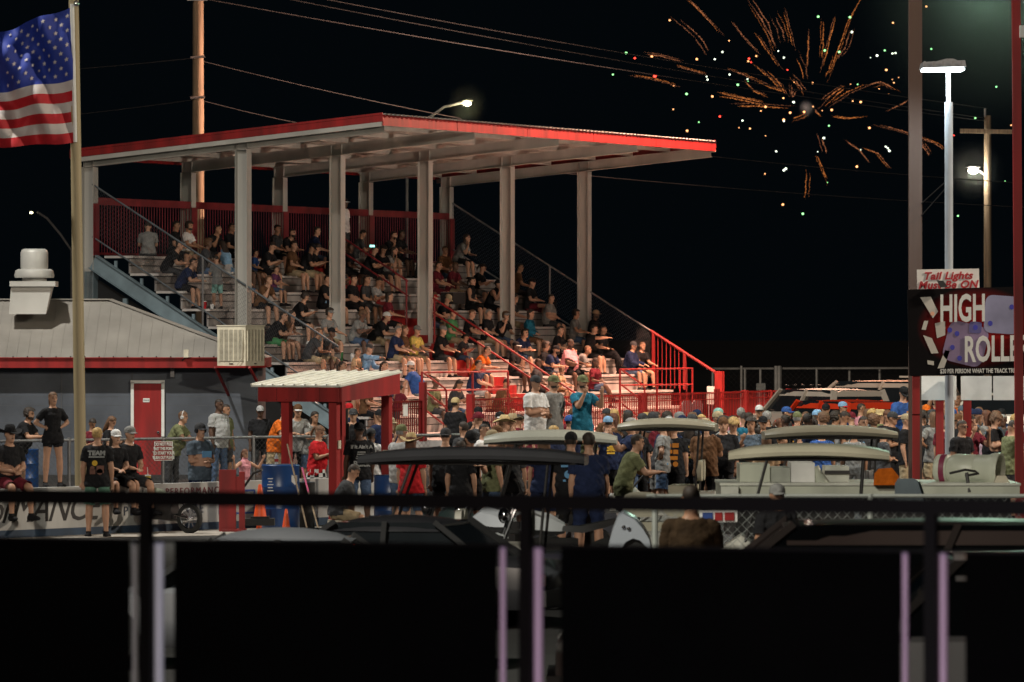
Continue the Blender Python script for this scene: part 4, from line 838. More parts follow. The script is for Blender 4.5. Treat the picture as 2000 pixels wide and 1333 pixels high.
text('PRIVATE', 'notice_text', M_BLACK, dr, Bq(Ba(286), .058, 1.72), BX, ZD, .035)
fl = thing('wall_floodlight', 'small white floodlight on the red eave above the grey wall', 'floodlight', Bq(Ba(365), .4, 2.7))
q = MB(); q.obox(Bq(Ba(366), .5, 2.80), BX*.055, BY*.04, ZD*.09); q.build('lamp_head', M_CREAM, fl)
q = MB(); q.tube([Bq(Ba(364), .46, 2.72), Bq(Ba(352), .3, 2.55), Bq(Ba(338), .1, 2.46), Bq(Ba(338), .06, 2.3)], .018, 6); q.build('conduit', M_BLACK, fl)
q = MB(); q.obox(Bq(Ba(337), .06, 2.36), BX*.045, BY*.05, ZD*.11); q.build('junction_box', M_GALV, fl)
# roof ventilator
vY = Bq(Ba(66, -1.0), -1.0, 0).y; k_ = vY/F
def V_(px, py, dy=0): return Vector(((px-1000)*k_, vY+dy, HC-(py-YH)*k_))
vt = thing('roof_ventilator', 'square based mushroom ventilator on the pale sheet roof', 'ventilator', V_(58, 612))
q = MB(); q.loft([[V_(20, 614, -.35), V_(92, 614, -.35), V_(92, 604, .35), V_(20, 604, .35)], [V_(24, 560, -.35), V_(103, 560, -.35), V_(103, 558, .35), V_(24, 558, .35)]]); q.build('base_duct', M_CORR, vt)
q = MB(); a, b = V_(22, 560, -.45), V_(111, 550, .45); q.box(a.x, a.y, a.z, b.x, b.y, b.z); q.build('flange', M_CORR, vt)
q = MB(); c = V_(67, 550); q.lathe((c.x, vY, 0), [(r*k_, HC-(y-YH)*k_) for r, y in ((24, 551), (24, 543), (38, 543), (39.5, 539), (37, 529), (32, 526), (26, 526), (27, 523), (27, 494), (25, 489), (21, 486.5), (2, 486))], 24); q.build('cowl', M_CORR, vt, True)
# evaporative cooler on a red bracket
ac = thing('evaporative_cooler', 'cream louvred evaporative cooler on red brackets beside the front column', 'air cooler', Bq(Ba(450, .9), .9, 2.51))
An = G(479.5, 131.7)+UD*1.3; aR = 0.0; aL = 57/(85.4*.93); z0, z1 = 2.52, 3.43
def Aq(a, d, z): return An-VD*a-UD*d+ZD*z
q = MB(); q.obox(Aq((aL+aR)/2, .8, (z0+z1)/2), VD*(aL-aR)/2, UD*.5, ZD*(z1-z0)/2); q.obox(Aq((aL+aR)/2, .8, z1+.012), VD*((aL-aR)/2+.015), UD*.515, ZD*.012); q.build('housing', M_CREAM, ac)
def louvre(o, ax, ay, n, w, h, name):
    q = MB(); q.obox(o, ax*w/2, ay*h/2, ax.cross(ay)*.004, 1)
    nn = ax.cross(ay)*(-1 if ax.cross(ay).dot(Vector((0, -1, 0))) < 0 and name != 'x' else 1)
    for i in range(n+1): q.obox(o+ax*(w*(i/n-.5))+nn*.012, ax*.012, ay*h/2, nn*.012)
    for j in range(26): q.obox(o+ay*(h*((j+.5)/26-.5))+nn*.008, ax*w/2, ay*h*.009, nn*.008)
    q.obox(o-ay*(h/2+.06)+nn*.006, ax*.05, ay*.012, nn*.006, 2)
    q.build('louvre_panel', [M_CREAM, mat('louvre_shadow', (.22, .20, .16), .7), M_BLACK], ac)
louvre(Aq((aL+aR)/2, 1.305, 2.99), VD, ZD, 5, (aL-aR)*.84, .72, 'f'); louvre(Aq(aR-.005, .8, 2.99), UD, ZD, 5, .84, .72, 'r')
q = MB(); q.tube([Aq(aR+.07, 1.34, 3.36), Aq(aR+.05, 1.36, 3.1), Aq(aR+.06, 1.36, 2.7), Aq(aR+.2, 1.36, 2.53)], .011, 6); q.build('cable', M_CREAM, ac)
q = MB(); q.obox(Aq((aL+aR)/2, .8, z0-.022), VD*((aL-aR)/2+.03), UD*.56, ZD*.02)
q.bar(Aq(aL+.05, 1.3, z0-.03), Aq(aL+.25, .05, 1.7), .05, .05); q.bar(Aq(aR-.1, 1.3, z0-.03), Aq(aR+.05, .05, 1.7), .05, .05); q.build('bracket', M_RED, ac)
# ------------------------------------------------------------------ red start shelter
Kc = G(662, 96.3)
def Kq(a, b, z): return Kc-VD*a+UD*b+ZD*z
ks = thing('start_shelter', 'open red timber shelter with white ribbed lean-to roof', 'shelter', Kq(.8, 1.2, 0))
KL, KD = 1.59, 2.39
q = MB(); q.prism([Kq(KL+.02, -.05, 2.40), Kq(-.05, -.05, 2.40), Kq(-.05, KD+.05, 2.62), Kq(KL+.02, KD+.05, 2.62)], ZD*.03)
for i in range(9): a = i*.2; q.bar(Kq(a, -.06, 2.44), Kq(a, KD+.05, 2.66), .03, .03)
q.build('roof_sheet', mat('cream_roof_sheet', (.66, .65, .58), .5, 0, .15, 3), ks)
q = MB(); q.obox(Kq(KL/2-.05, 0, 2.275), VD*(KL/2-.05), UD*.02, ZD*.12); q.build('front_board', M_RED, ks)
for a in (0, KL-.1):
    q = MB(); q.prism([Kq(a, .02, 2.155), Kq(a, .02, 2.395), Kq(a, KD, 2.615), Kq(a, KD, 2.27)], VD*.04); q.build('side_board', M_RED, ks)
for a, b in ((.10, .12), (.98, .12), (.10, KD-.15), (.98, KD-.15)):
    q = MB(); q.obox(Kq(a+.04, b, 1.12), VD*.072, UD*.072, ZD*1.12); q.build('post', M_RED, ks)
q = MB(); q.obox(Kq(.10-.055, .12, 1.44), VD*.01, UD*.04, ZD*.07); q.build('switch_box', M_CREAM, ks)
q = MB(); q.obox(Kq(.10, KD-.26, 1.24), VD*.05, UD*.03, ZD*.07); q.build('switch_box', M_CREAM, ks)
# ------------------------------------------------------------------ track barrier with lettering
Bs, Be = G(-60, 92.2), G(745, 100.6)
bdx = (Be-Bs).normalized(); bnn = Vector((bdx.y, -bdx.x, 0))
BA = thing('track_barrier', 'long low white concrete barrier with black lettering and navy base stripe', 'barrier', (Bs+Be)/2)
q = MB(); L_ = (Be-Bs).length; c = (Bs+Be)/2
q.obox(c+ZD*.465, bdx*L_/2, bnn*.08, ZD*.335); q.build('panel', mat('scuffed_barrier_white', (.40, .40, .39), .6, 0, .3, 1.2, kind='streak'), BA)
q = MB(); q.obox(c+ZD*.065, bdx*L_/2, bnn*.086, ZD*.063); q.build('base_stripe', mat('navy_stripe', (.02, .045, .085), .6), BA)
def Bar(px, z, out=.084):
    k = (px-1000)/F; o = Bs+bnn*out; t = (k*o.y-o.x)/(bdx.x-k*bdx.y); return o+bdx*t+ZD*z
text('PerforMANCE', 'big_lettering', M_BLACK, BA, Bar(45, .45), bdx, ZD, .66, shear=.42, sx=1.0, space=.9)
text('PERFORMANCE', 'small_lettering', mat('navy_ink', (.02, .03, .06), .6), BA, Bar(320, .36), bdx, ZD, .22, space=1.3, sx=1.1)
text('PERFORMANCE', 'small_lettering', mat('maroon_ink', (.16, .02, .03), .6), BA, Bar(380, .66), bdx, ZD, .16, space=1.3, sx=1.1)
text('EXPRESS', 'blue_lettering', mat('blue_ink', (.02, .06, .25), .6), BA, Bar(462, .45), bdx, ZD, .2, sx=.95, bold=.004)
q = MB(); a = Bar(429, 0, .086); b = Bar(497, 0, .086)
for z in (.26, .64): q.obox((a+b)/2+ZD*z, (b-a)/2, bnn*.003, ZD*.016)
for e in (a, b): q.obox(e+ZD*.45, bdx*.02, bnn*.003, ZD*.2)
q.build('blue_frame', MATS['blue_ink'], BA)
q = MB(); a = Bar(340, 0, .085); b = Bar(372, 0, .085); q.obox((a+b)/2+ZD*.56, (b-a)/2, bnn*.002, ZD*.07); q.build('red_patch', M_RED, BA)
# chain-link fence behind the barrier
fY0, fY1 = 112, 116; f0, f1 = G(-40, fY0), G(1010, 119)
fd = (f1-f0).normalized(); fn = Vector((fd.y, -fd.x, 0))
FC = thing('chain_link_fence', 'waist-high galvanised chain-link fence in front of the grey building', 'fence', (f0+f1)/2)
def Fq(px, z, out=0):
    k = (px-1000)/F; o = f0+fn*out; t = (k*o.y-o.x)/(fd.x-k*fd.y); return o+fd*t+ZD*z
q = MB(); q.tube([Fq(-40, 1.18), Fq(525, 1.20), Fq(1005, 1.2)], .028, 8); q.build('top_rail', M_GALV, FC, True)
for px in (-20, 135, 318, 495, 640, 800, 930, 1004): q = MB(); q.tube([Fq(px, 0), Fq(px, 1.24)], .033, 8); q.build('post', M_GALV, FC, True)
q = MB(); a = Fq(-40, .03); b = Fq(840, .03); chain(q, a, b-a, Vector((0, 0, 1.16)), .075, .0035); q.build('wire_mesh', M_WIRE, FC)
sg_ = thing('burnout_sign', 'small red sign with white lettering hung on the fence', 'sign', Fq(319, .72, .05))
c = Fq(319, .95, .06); hw = 21*112.8/F
q = MB(); q.obox(c, fd*hw, fn*.006, ZD*.19); q.build('board', M_RED, sg_)
q = MB()
for s_ in (-1, 1): q.obox(c+ZD*s_*.183+fn*.008, fd*hw, fn*.002, ZD*.006); q.obox(c+fd*s_*(hw-.006)+fn*.008, fd*.006, fn*.002, ZD*.18)
q.build('border', M_WHITE, sg_)
for i, tx in enumerate(('DO NOT PULL', 'PAST THIS POINT', 'TO START YOUR', 'BURN OUT PLEASE')): text(tx, 'lettering', M_WHITE, sg_, c+fn*.012+ZD*(.132-.088*i), fd, ZD, .085, sx=.68 if i % 2 else .76, bold=.003)
# bins, drums, cones, brooms
def drum(p, r, h, m, name, label, rings=True):
    t = thing(name, label, 'barrel', p)
    pr = [(r*.96, 0), (r, .02), (r, h*.32), (r*1.02, h*.335), (r, h*.35), (r, h*.65), (r*1.02, h*.665), (r, h*.68), (r, h*.97), (r*1.02, h*.985), (r*.98, h)]
    q = MB(); q.lathe(p, pr, 24); q.build('shell', m, t, True)
    q = MB(); q.lathe(Vector(p)+ZD*(h-.0), [(r*.93, 0), (r*.93, .004)], 24); q.build('lid', mat('drum_lid', (.015, .03, .07), .6), t); return t
M_BLUEP = mat('blue_plastic', (.012, .055, .19), .35, 0, .2, 3, kind='streak')
t = drum(G(548, 96.3), .315, 1.11, M_BLUEP, 'plastic_drum', 'tall blue plastic drum with white print beside the red shelter')
for i, w_ in enumerate((.09, .06, .10, .08, .10)): q = MB(); c = G(528, 96.0, .88-.05*i)+Vector((0, -.0, 0)); q.box(c.x-w_/2, c.y-.010, c.z-.008, c.x+w_/2, c.y-.006, c.z+.008); q.build('print_line', M_WHITE, t)
q = MB(); c = G(574, 96.06, .86); q.prism([c+Vector((-.05, 0, .09)), c+Vector((0, 0, .06)), c+Vector((.055, .0, .08)), c+Vector((.06, 0, -.02)), c+Vector((.02, 0, -.09)), c+Vector((-.04, 0, -.03))], Vector((0, -.006, 0))); q.build('logo_mark', M_WHITE, t)
drum(G(764, 97.5), .29, .9, M_BLUEP, 'plastic_drum', 'blue drum half hidden behind the right post of the red shelter')
drum(G(47, 118.5), .30, .9, M_BLUEP, 'waste_bin', 'blue waste bin with black liner behind the fence at left')['category'] = 'bin'
drum(G(598, 97.6), .15, .78, M_RUBBER, 'waste_bin', 'narrow black bin behind the brooms under the red shelter')['category'] = 'bin'
def cone(p, h, label, grp=None):
    t = thing('traffic_cone', label, 'cone', p, 'traffic cones by the blue drum')
    q = MB(); q.box(p[0]-h*.27, p[1]-h*.27, p[2], p[0]+h*.27, p[1]+h*.27, p[2]+.03); q.build('base', M_RUBBER if 'stacked' in label else mat('cone_orange', (.75, .09, .015), .5, 0, .1, 5), t)
    q = MB(); q.lathe(p, [(h*.19, .03), (h*.05, h*.97), (h*.035, h)], 16); q.build('cone', mat('cone_orange', (.75, .09, .015), .5, 0, .1, 5), t, True); return t
cone(G(508, 95.2, .25), .56, 'orange cone stacked on a black base left of the blue drum'); cone(G(559, 94.6), .42, 'small orange cone in front of the blue drum')
cone(G(506, 95.6, 0), .3, 'short orange cone under the stacked one')
q = MB(); c = G(508, 95.2); q.box(c.x-.24, c.y-.2, .13, c.x+.24, c.y+.2, .245); tag(q.build('rubber_block', M_RUBBER), 'black rubber block under the stacked orange cone', 'block')
for (xa, ya, xb, yb, lab, mm) in ((561, 868, 600, 1036, 'long wooden broom leaning on the blue drum', M_WOOD), (590, 914, 622, 1038, 'broom with pink upper handle leaning right of the drum', mat('pink_handle', (.45, .05, .15), .5))):
    t = thing('broom', lab, 'broom', G(xb, 95.2)); a, b = P(xa, ya, 96.0), G(xb, 95.2, .06)
    q = MB(); q.tube([a.lerp(b, .4) if mm != M_WOOD else a, b], .014, 8); q.build('handle', M_WOOD, t, True)
    if mm != M_WOOD: q = MB(); q.tube([a, a.lerp(b, .4)], .016, 8); q.build('grip', mm, t, True)
    q = MB(); q.box(b.x-.2, b.y-.03, .0, b.x+.2, b.y+.03, .09); q.build('bristles', M_BLACK, t)
t = thing('red_barricade', 'red steel H-shaped barricade left of the blue drum', 'barricade', G(450, 96.0))
for xa, xb, ya in ((428, 461, 918), (467, 478, 922)):
    a, b = G(xa, 95.8), G(xb, 95.8); q = MB(); q.box(a.x, 95.75, 0, b.x, 95.9, HC-(ya-YH)*95.8/F); q.build('upright', M_RED, t)
a, b = G(461, 95.8), G(468, 95.8); q = MB(); q.box(a.x-.02, 95.78, .55, b.x+.02, 95.87, .92); q.build('crossbar', M_RED, t)
q = MB(); q.tube([P(478, 950, 95.8), P(495, 925, 95.7), P(512, 918, 95.6)], .02, 8); q.build('handle', M_BLACK, t, True)
q = MB(); q.box(G(430, 1).x*95, 95.6, 0, G(476, 1).x*95, 96.05, .05); q.build('foot', M_RED, t)
t = thing('speaker_mast', 'slim black mast between the red shelter posts', 'mast', G(676, 99))
q = MB(); q.tube([G(676, 99), G(676, 99, 2.0)], .035, 8); q.build('pole', M_BLACK, t, True); q = MB(); q.box(G(670, 99).x, 98.9, 1.3, G(682, 99).x, 99.1, 1.75); q.build('speaker_box', M_BLACK, t)
q = MB(); c = G(667, 100); q.box(c.x-.05, 99.95, 0, c.x+.06, 100.05, 1.3); tag(q.build('white_board', M_WHITE), 'narrow upright white board behind the black mast', 'board')
# ------------------------------------------------------------------ flag and its pole
FY = 101.0; fk = FY/F
fp = thing('flag_pole', 'tall tan round pole in front of the fence carrying the flag', 'pole', G(159, FY))
q = MB(); q.tube([G(159, FY), P(152, 560, FY), P(145, 60, FY), P(142.5, -60, FY)], [.105, .098, .088, .084], 16); q.build('shaft', mat('tan_pole', (.36, .29, .17), .6, 0, .3, 1.2, kind='streak'), fp, True)
q = MB(); q.tube([P(147, 278, FY-.12), P(141, 8, FY-.12)], .035, 8); q.build('hoist_sleeve', M_WHITE, fp, True)
q = MB(); q.tube([P(146, 6, FY), P(147, 4, FY-.16), P(150, 2, FY-.2)], .02, 6); q.ell(P(149, 8, FY-.16), .05, .04, .05, 8, 6); q.build('pulley', M_CHROME, fp, True)
NX, NY = 110, 13*5
def flagpt(s, t):                                     # s along the fly 0..1 (3.9 m), t down the hoist 0..1
    x0 = 143-s*345; top = 12+46*min(1, s/.42)**1.0+s*12; bot = 279+9*min(1, s/.4)
    # diagonal folds falling from the upper hoist corner
    ph = (s*7.5+t*3.2)*1.9; y = top+(bot-top)*(t**(1+.12*s)) ; z = .18*math.sin(ph*1.55+.4)*min(1, s*5+.15)+.05*math.sin(s*38-t*14)*min(1, s*4)+.025*math.sin(s*60+t*9)
    return P(x0+5*math.sin(t*5+s*6)*s, y+2.0*math.sin(s*22), FY-.12)+Vector((0, z, 0))
q = MB(); vs = [flagpt(i/NX, j/NY) for j in range(NY+1) for i in range(NX+1)]
fs = [(j*(NX+1)+i, j*(NX+1)+i+1, (j+1)*(NX+1)+i+1, (j+1)*(NX+1)+i) for j in range(NY) for i in range(NX)]
q.add(vs, fs); q.m = [(2 if (i < 47 and j < 35) else (0 if (j//5) % 2 == 0 else 1)) for j in range(NY) for i in range(NX)]
def star(s, t):
    c = flagpt(s, t); ex = (flagpt(s+.01, t)-c).normalized(); ey = (flagpt(s, t+.01)-c).normalized(); nn = ex.cross(ey).normalized()
    if nn.y > 0: nn = -nn
    q.add([c+nn*.02]+[c+nn*.016+(ex*math.sin(a)-ey*math.cos(a))*(.048 if k % 2 == 0 else .019) for k, a in enumerate([math.pi*m/5 for m in range(10)])], [(0, k+1, (k+1) % 10+1) for k in range(10)], 1)
for r_ in range(9):
    for c_ in range(6 if r_ % 2 == 0 else 5): star((.036+.0655*(c_+(0 if r_ % 2 == 0 else .5))), (r_+1)/10*35/65)
M_FR = mat('flag_red', (.40, .006, .014), .75, 0, .1, 3); M_FW = mat('flag_white', (.50, .46, .45), .75, 0, .08, 3); M_FB = mat('flag_blue', (.010, .030, .26), .75, 0, .1, 3)
for m_ in (M_FR, M_FW, M_FB): m_.node_tree.nodes['Principled BSDF'].inputs['Transmission Weight'].default_value = 0
fo = q.build('flag', [M_FR, M_FW, M_FB], None, True); tag(fo, 'striped flag with white stars on blue, flying left from the tan pole', 'flag')
# ------------------------------------------------------------------ poles, lamps, wires
def pole(px, Y, pytop, r, m, label, pybase=None, sq=False, name='utility_pole', cat='pole', lean=0):
    t = thing(name, label, cat, G(px, Y)); q = MB(); a = G(px, Y); b = P(px+lean, pytop, Y)
    if sq: q.bar(a, b, r*2, r*2, up=(0, 1, 0))
    else: q.tube([a, a.lerp(b, .5), b], [r*1.1, r*1.03, r*.92], 14)
    q.build('shaft', m, t, not sq); return t
t = pole(387, 172, -60, .175, M_WOOD, 'round wooden utility pole behind the left part of the stand')
for py in (0, 113, 192): q = MB(); c = P(386, py, 172); q.box(c.x-.3, c.y-.25, c.z-.04, c.x+.3, c.y-.19, c.z+.04) if py == 0 else q.tube([P(372, py, 171.8), P(400, py-2, 171.8)], .04, 6); q.build('bracket', M_GALV, t)
t = pole(1929, 190, 226, .125, M_WOOD, 'round wooden utility pole with crossarm at far right')
q = MB(); a, b = P(1875, 256, 189.8), P(1976, 258, 189.8); q.bar(a, b, .12, .14); q.build('crossarm', M_WOOD, t)
q = MB(); q.tube([P(1924, 228, 189.7), P(1924, 212, 189.7)], .04, 6); q.build('insulator', M_GALV, t)
pole(1787.5, 104, -40, .117, mat('brown_post', (.055, .028, .019), .7, 0, .2, 2, kind='streak'), 'thick square brown post left of the dice sign', sq=True, name='square_post')
WM = mat('cable_grey', (.030, .030, .032), .9, spec=.05)
def wire(pts, label, Y=185):
    (x0, y0, Y0), (x1, y1, Y1) = pts; a, b = P(x0, y0, Y0), P(x1, y1, Y1); q = MB(); L = (b-a).length
    sag = pts and L*.006
    q.tube([a.lerp(b, i/20)-ZD*sag*4*(i/20)*(1-i/20) for i in range(21)], .015, 5); tag(q.build('overhead_wire', WM), label, 'wire', 'overhead wires')
wire(((387, 113, 172), (-60, 150, 172)), 'upper wire running left from the wooden pole behind the flag')
wire(((387, 194, 172), (-60, 246, 172)), 'lower wire running left from the wooden pole behind the flag')
wire(((387, -4, 172), (1929, 237, 190)), 'wire from the top of the wooden pole passing above the roof')
wire(((387, 118, 172), (900, 232, 180)), 'wire running right from the wooden pole to the roof')
wire(((387, 195, 172), (640, 252, 178)), 'short lower wire right of the wooden pole ending at the roof')
wire(((540, -6, 176), (1929, 232, 190)), 'middle of the three long wires crossing the fireworks')
wire(((610, -6, 176), (1929, 212, 190)), 'top one of the three long wires crossing the fireworks')
wire(((1300, 296, 184), (2060, 362, 190)), 'wire leaving the right roof corner towards the right')
wire(((1090, 338, 184), (2060, 408, 190)), 'lowest wire crossing the dark sky right of the roof')
for pa in (((1800, 398, 103.9), (1853, 350, 101)), ((1800, 422, 103.9), (1853, 362, 101))):
    q = MB(); q.tube([P(*pa[0]), P(*pa[1])], .013, 5); tag(q.build('stay_wire', WM), 'short %s stay wire between brown post and lit lamp pole' % ('upper' if pa[0][1] == 398 else 'lower'), 'wire')
M_LED = mat('led_panel', (1, 1, 1), emit=(.86, .98, 1.0), es=14)
lp = thing('led_lamp_pole', 'tall white pole with flat lit floodlight head at right', 'lamp post', G(1853, 101))
q = MB(); q.tube([G(1854, 101), P(1853, 200, 101)], .072, 16); q.build('lower_pole', mat('pale_pole', (.33, .36, .40), .4, .1, .12, 2), lp, True)
q = MB(); q.tube([P(1853, 202, 101), P(1852, 138, 101)], .038, 12); q.build('upper_pole', M_WHITE, lp, True)
a, b = P(1800, 134, 100.8), P(1882, 121, 101.2)
q = MB(); q.loft([[Vector((a.x, 100.55, a.z-.0)), Vector((b.x, 100.55, a.z+.02)), Vector((b.x, 101.45, a.z+.02)), Vector((a.x, 101.45, a.z))], [Vector((a.x+.02, 100.6, b.z-.03)), Vector((b.x-.02, 100.6, b.z)), Vector((b.x-.02, 101.4, b.z)), Vector((a.x+.02, 101.4, b.z-.03))]])
for i in range(5): q.box(a.x+.02+i*.16, 100.54, a.z+.02, a.x+.05+i*.16, 100.56, b.z-.02)
q.build('lamp_head', M_GALV, lp)
q = MB(); q.prism([P(1825, 121, 101), P(1848, 115, 101), P(1862, 115, 101), P(1875, 120, 101)], (0, .12, 0)); q.build('hinge', M_GALV, lp)
q = MB(); q.box(a.x+.03, 100.58, a.z-.035, b.x-.03, 101.42, a.z-.012); q.build('led_panel', M_LED, lp)
lamp('led_head_light', 'SPOT', (1*(1842-1000)*101/F, 101, a.z-.08), (5.5, 103, 0), 1100, (.82, .97, 1.0), .25, 150, .5)
def streetlamp(px, py, Y, pts, label, col, e, r):
    t = thing('street_lamp', label, 'street lamp', G(pts[0][0], Y)); q = MB(); q.tube([G(pts[0][0], Y)]+[P(x, y, Y) for x, y in pts], .05, 8); q.build('arm', M_GALV, t, True)
    q = MB(); c = P(px, py, Y); q.ell(c-ZD*.02, r, r*.8, r*.55); q.build('bulb', mat('bulb_%d' % px, (1, 1, 1), emit=col, es=e), t, True)
    q = MB(); q.ell(c+ZD*(r*.6), r*1.5, r*1.1, r*.35); q.build('lamp_hood', M_GALV, t, True); return t
streetlamp(913, 202, 200, ((795, 300), (800, 262), (830, 236), (868, 209), (905, 200)), 'street lamp with curved arm glowing above the roof', (1.0, .9, .62), 40, .13)
streetlamp(1901, 333, 190, ((1929, 360), (1924, 342), (1912, 334), (1905, 331)), 'bright bare street lamp beside the right wooden pole', (1.0, .93, .75), 60, .17)
streetlamp(61, 415, 230, ((140, 490), (118, 458), (92, 427), (72, 414)), 'small distant street lamp at far left', (1.0, .9, .5), 7, .07)
lamp('street_lamp_light', 'POINT', P(913, 210, 176), (0, 0, 0), 350, (1.0, .85, .6), .2)
# ------------------------------------------------------------------ signs at right
SY = 99.5; sk_ = SY/F
def Q(px, py, d=0): return P(px, py, SY)*1.0+Vector((0, -d, 0))
sn = thing('dice_sign', 'big black banner reading HIGH ROLLER with dice and playing cards', 'sign', Q(1880, 735))
bgm = mat('sign_print', (.012, .011, .012), .9, 0, .1, 3, spec=.1)
nt_ = bgm.node_tree; nn_ = nt_.nodes; b_ = nn_['Principled BSDF']        # printed red burst behind the words
tc = nn_.new('ShaderNodeTexCoord'); mp = nn_.new('ShaderNodeMapping'); cc = Q(1908, 640)-worldloc(sn); mp.inputs['Location'].default_value = (-cc.x/1.1, 0, -cc.z/.75); mp.inputs['Scale'].default_value = (1/1.1, 0, 1/.75)
gr = nn_.new('ShaderNodeTexGradient'); gr.gradient_type = 'SPHERICAL'; cr = nn_.new('ShaderNodeValToRGB')
cr.color_ramp.elements[0].position = .05; cr.color_ramp.elements[0].color = (.007, .006, .007, 1); cr.color_ramp.elements[1].position = .62; cr.color_ramp.elements[1].color = (.26, .012, .012, 1)
nt_.links.new(tc.outputs['Object'], mp.inputs[0]); nt_.links.new(mp.outputs[0], gr.inputs[0]); nt_.links.new(gr.outputs[0], cr.inputs[0]); nt_.links.new(cr.outputs[0], b_.inputs['Base Color'])
q = MB(); q.prism([Q(1772, 566), Q(2035, 559), Q(2037, 730), Q(1776, 735)], (0, .05, 0)); q.build('banner', bgm, sn)
M_CARD = mat('card_print', (.55, .52, .47), .5, 0, .15, 3); M_DIE = mat('die_print', (.24, .17, .30), .45, 0, .3, 1.6); M_DIE2 = mat('die_print_pale', (.27, .27, .42), .45, 0, .3, 1.6); M_PIP = mat('pip_print', (.04, .04, .38), .5)
def flat(name, pts, m, d=.004): q = MB(); q.prism([Q(x, y, d) for x, y in pts], (0, -.002, 0)); return q.build(name, m, sn)
for pts in (((1797, 581), (1818, 580), (1832, 609), (1822, 622)), ((1805, 627), (1813, 627), (1808, 645), (1800, 644)), ((1826, 632), (1846, 628), (1846, 655), (1830, 661)), ((1803, 655), (1820, 661), (1833, 690), (1819, 691)), ((1811, 704), (1824, 706), (1824, 714), (1812, 712)), ((1846, 684), (1855, 686), (1844, 719), (1831, 720))): flat('card', pts, M_CARD)
def rr(cx, cy, w, h, r, a=0, n=5):
    o = []
    for (sx_, sy_, a0_) in ((1, 1, 0), (-1, 1, 90), (-1, -1, 180), (1, -1, 270)):
        for i in range(n+1): an = R(a0_+90*i/n); o.append((sx_*(w-r)+r*math.cos(an), sy_*(h-r)+r*math.sin(an)))
    ca, sa = math.cos(R(a)), math.sin(R(a)); return [(cx+x*ca-y*sa, cy+x*sa+y*ca) for x, y in o]
flat('die', rr(1886, 672, 40, 40, 18, 14), M_DIE, .004); flat('die', rr(1957, 615, 34, 37, 14, 4), M_DIE2, .008); flat('die_face', rr(1905, 640, 12, 11, 4, 4), mat('die_print_side', (.10, .09, .26), .6), .010)
for x, y in ((1855, 645), (1869, 652), (1860, 679), (1934, 632), (1976, 600), (1905, 640), (1874, 700)): flat('pip', rr(x, y, 4.5, 5, 4.4), M_PIP, .012)
flat('spark', rr(1821, 613, 4, 4, 3.9), mat('spark_print', (.9, .45, .3), .5), .012)
text('HIGH', 'headline', M_WHITE, sn, Q(1880, 605, .02), (1, 0, .02), ZD, 66*sk_*1.12, sx=.50, bold=.016)
text('ROLLER', 'headline', M_WHITE, sn, Q(1947, 684, .02), (1, 0, .02), ZD, 62*sk_*1.12, sx=.53, bold=.016)
text('$20 PER PERSON! WHAT THE TRACK TREATZ STORE', 'small_print', M_WHITE, sn, Q(1930, 725, .012), (1, 0, .01), ZD, 12*sk_, sx=.66, bold=.002)
q = MB(); c = Q(1839, 552, .3); q.prism([Q(1829, 548, .1), Q(1842, 549, .1), Q(1850, 561, .1), Q(1836, 562, .1)], (0, .06, 0)); q.build('sign_lamp', M_BLACK, sn)
q = MB(); q.box(Q(1783, 0).x, SY+.06, 0, Q(1797, 0).x, SY+.16, 1.9); q.box(Q(1783, 0).x, SY+.06, 1.88, Q(1797, 0).x, SY+.16, 4.0); q.build('post', M_RED, sn)
q = MB(); q.box(Q(2020, 0).x, SY+.06, 0, Q(2034, 0).x, SY+.16, 4.0); q.build('post', M_RED, sn)
t = thing('red_mast', 'tall red square post at the right edge of the frame', 'post', G(1990, 96)); q = MB(); q.bar(G(1992, 96), P(1984, -60, 96), .14, .14, up=(0, 1, 0)); q.build('shaft', M_RED, t)
q = MB(); c = P(1994, 62, 95.8); q.box(c.x-.02, c.y-.05, c.z-.1, c.x+.12, c.y+.05, c.z+.1); q.build('clamp', M_WHITE, t)
tl = thing('tail_lights_sign', 'white board with red italic words above the dice sign', 'sign', P(1852, 567, 100.7)); TY = 100.7
q = MB(); q.prism([P(1791, 527, TY), P(1912, 525, TY), P(1914, 600, TY), P(1792, 602, TY)], (0, .03, 0)); q.build('board', M_WHITE, tl)
for tx, y, sx_ in (('Tail Lights', 539.5, 1.08), ('Must Be ON', 557, 1.05)): text(tx, 'lettering', mat('sign_red_ink', (.40, .01, .02), .5), tl, P(1851, y, TY-.01), (1, 0, .02), ZD, 17.5*TY/F*1.15, shear=.25, sx=sx_, bold=.006, space=1.06)
wb = thing('notice_stand', 'white boards on a pale post under the dice sign', 'board', G(1898, 103))
for xa, xb in ((1800, 1868), (1877, 1937), (1940, 2010)): q = MB(); a, b = P(xa, 782, 103), P(xb, 735, 103); q.box(a.x, 103, a.z, b.x, 103.04, b.z); q.build('board', M_WHITE, wb)
q = MB(); a, b = P(1846, 830, 102.9), P(1863, 735, 102.9); q.box(a.x, 102.8, 0, b.x, 102.95, b.z); q.build('post', M_WHITE, wb)
for px in (1835, 1889): t = thing('red_gate_post', 'short red post under the dice sign, %s of the pale post' % ('left' if px < 1850 else 'right'), 'post', G(px, 104)); q = MB(); c = G(px, 104); q.box(c.x-.07, 103.93, 0, c.x+.07, 104.07, HC-(781-YH)*104/F); q.build('shaft', M_RED, t); q = MB(); q.box(c.x-.085, 103.915, HC-(781-YH)*104/F, c.x+.085, 104.085, HC-(779-YH)*104/F); q.build('cap', M_RED, t)
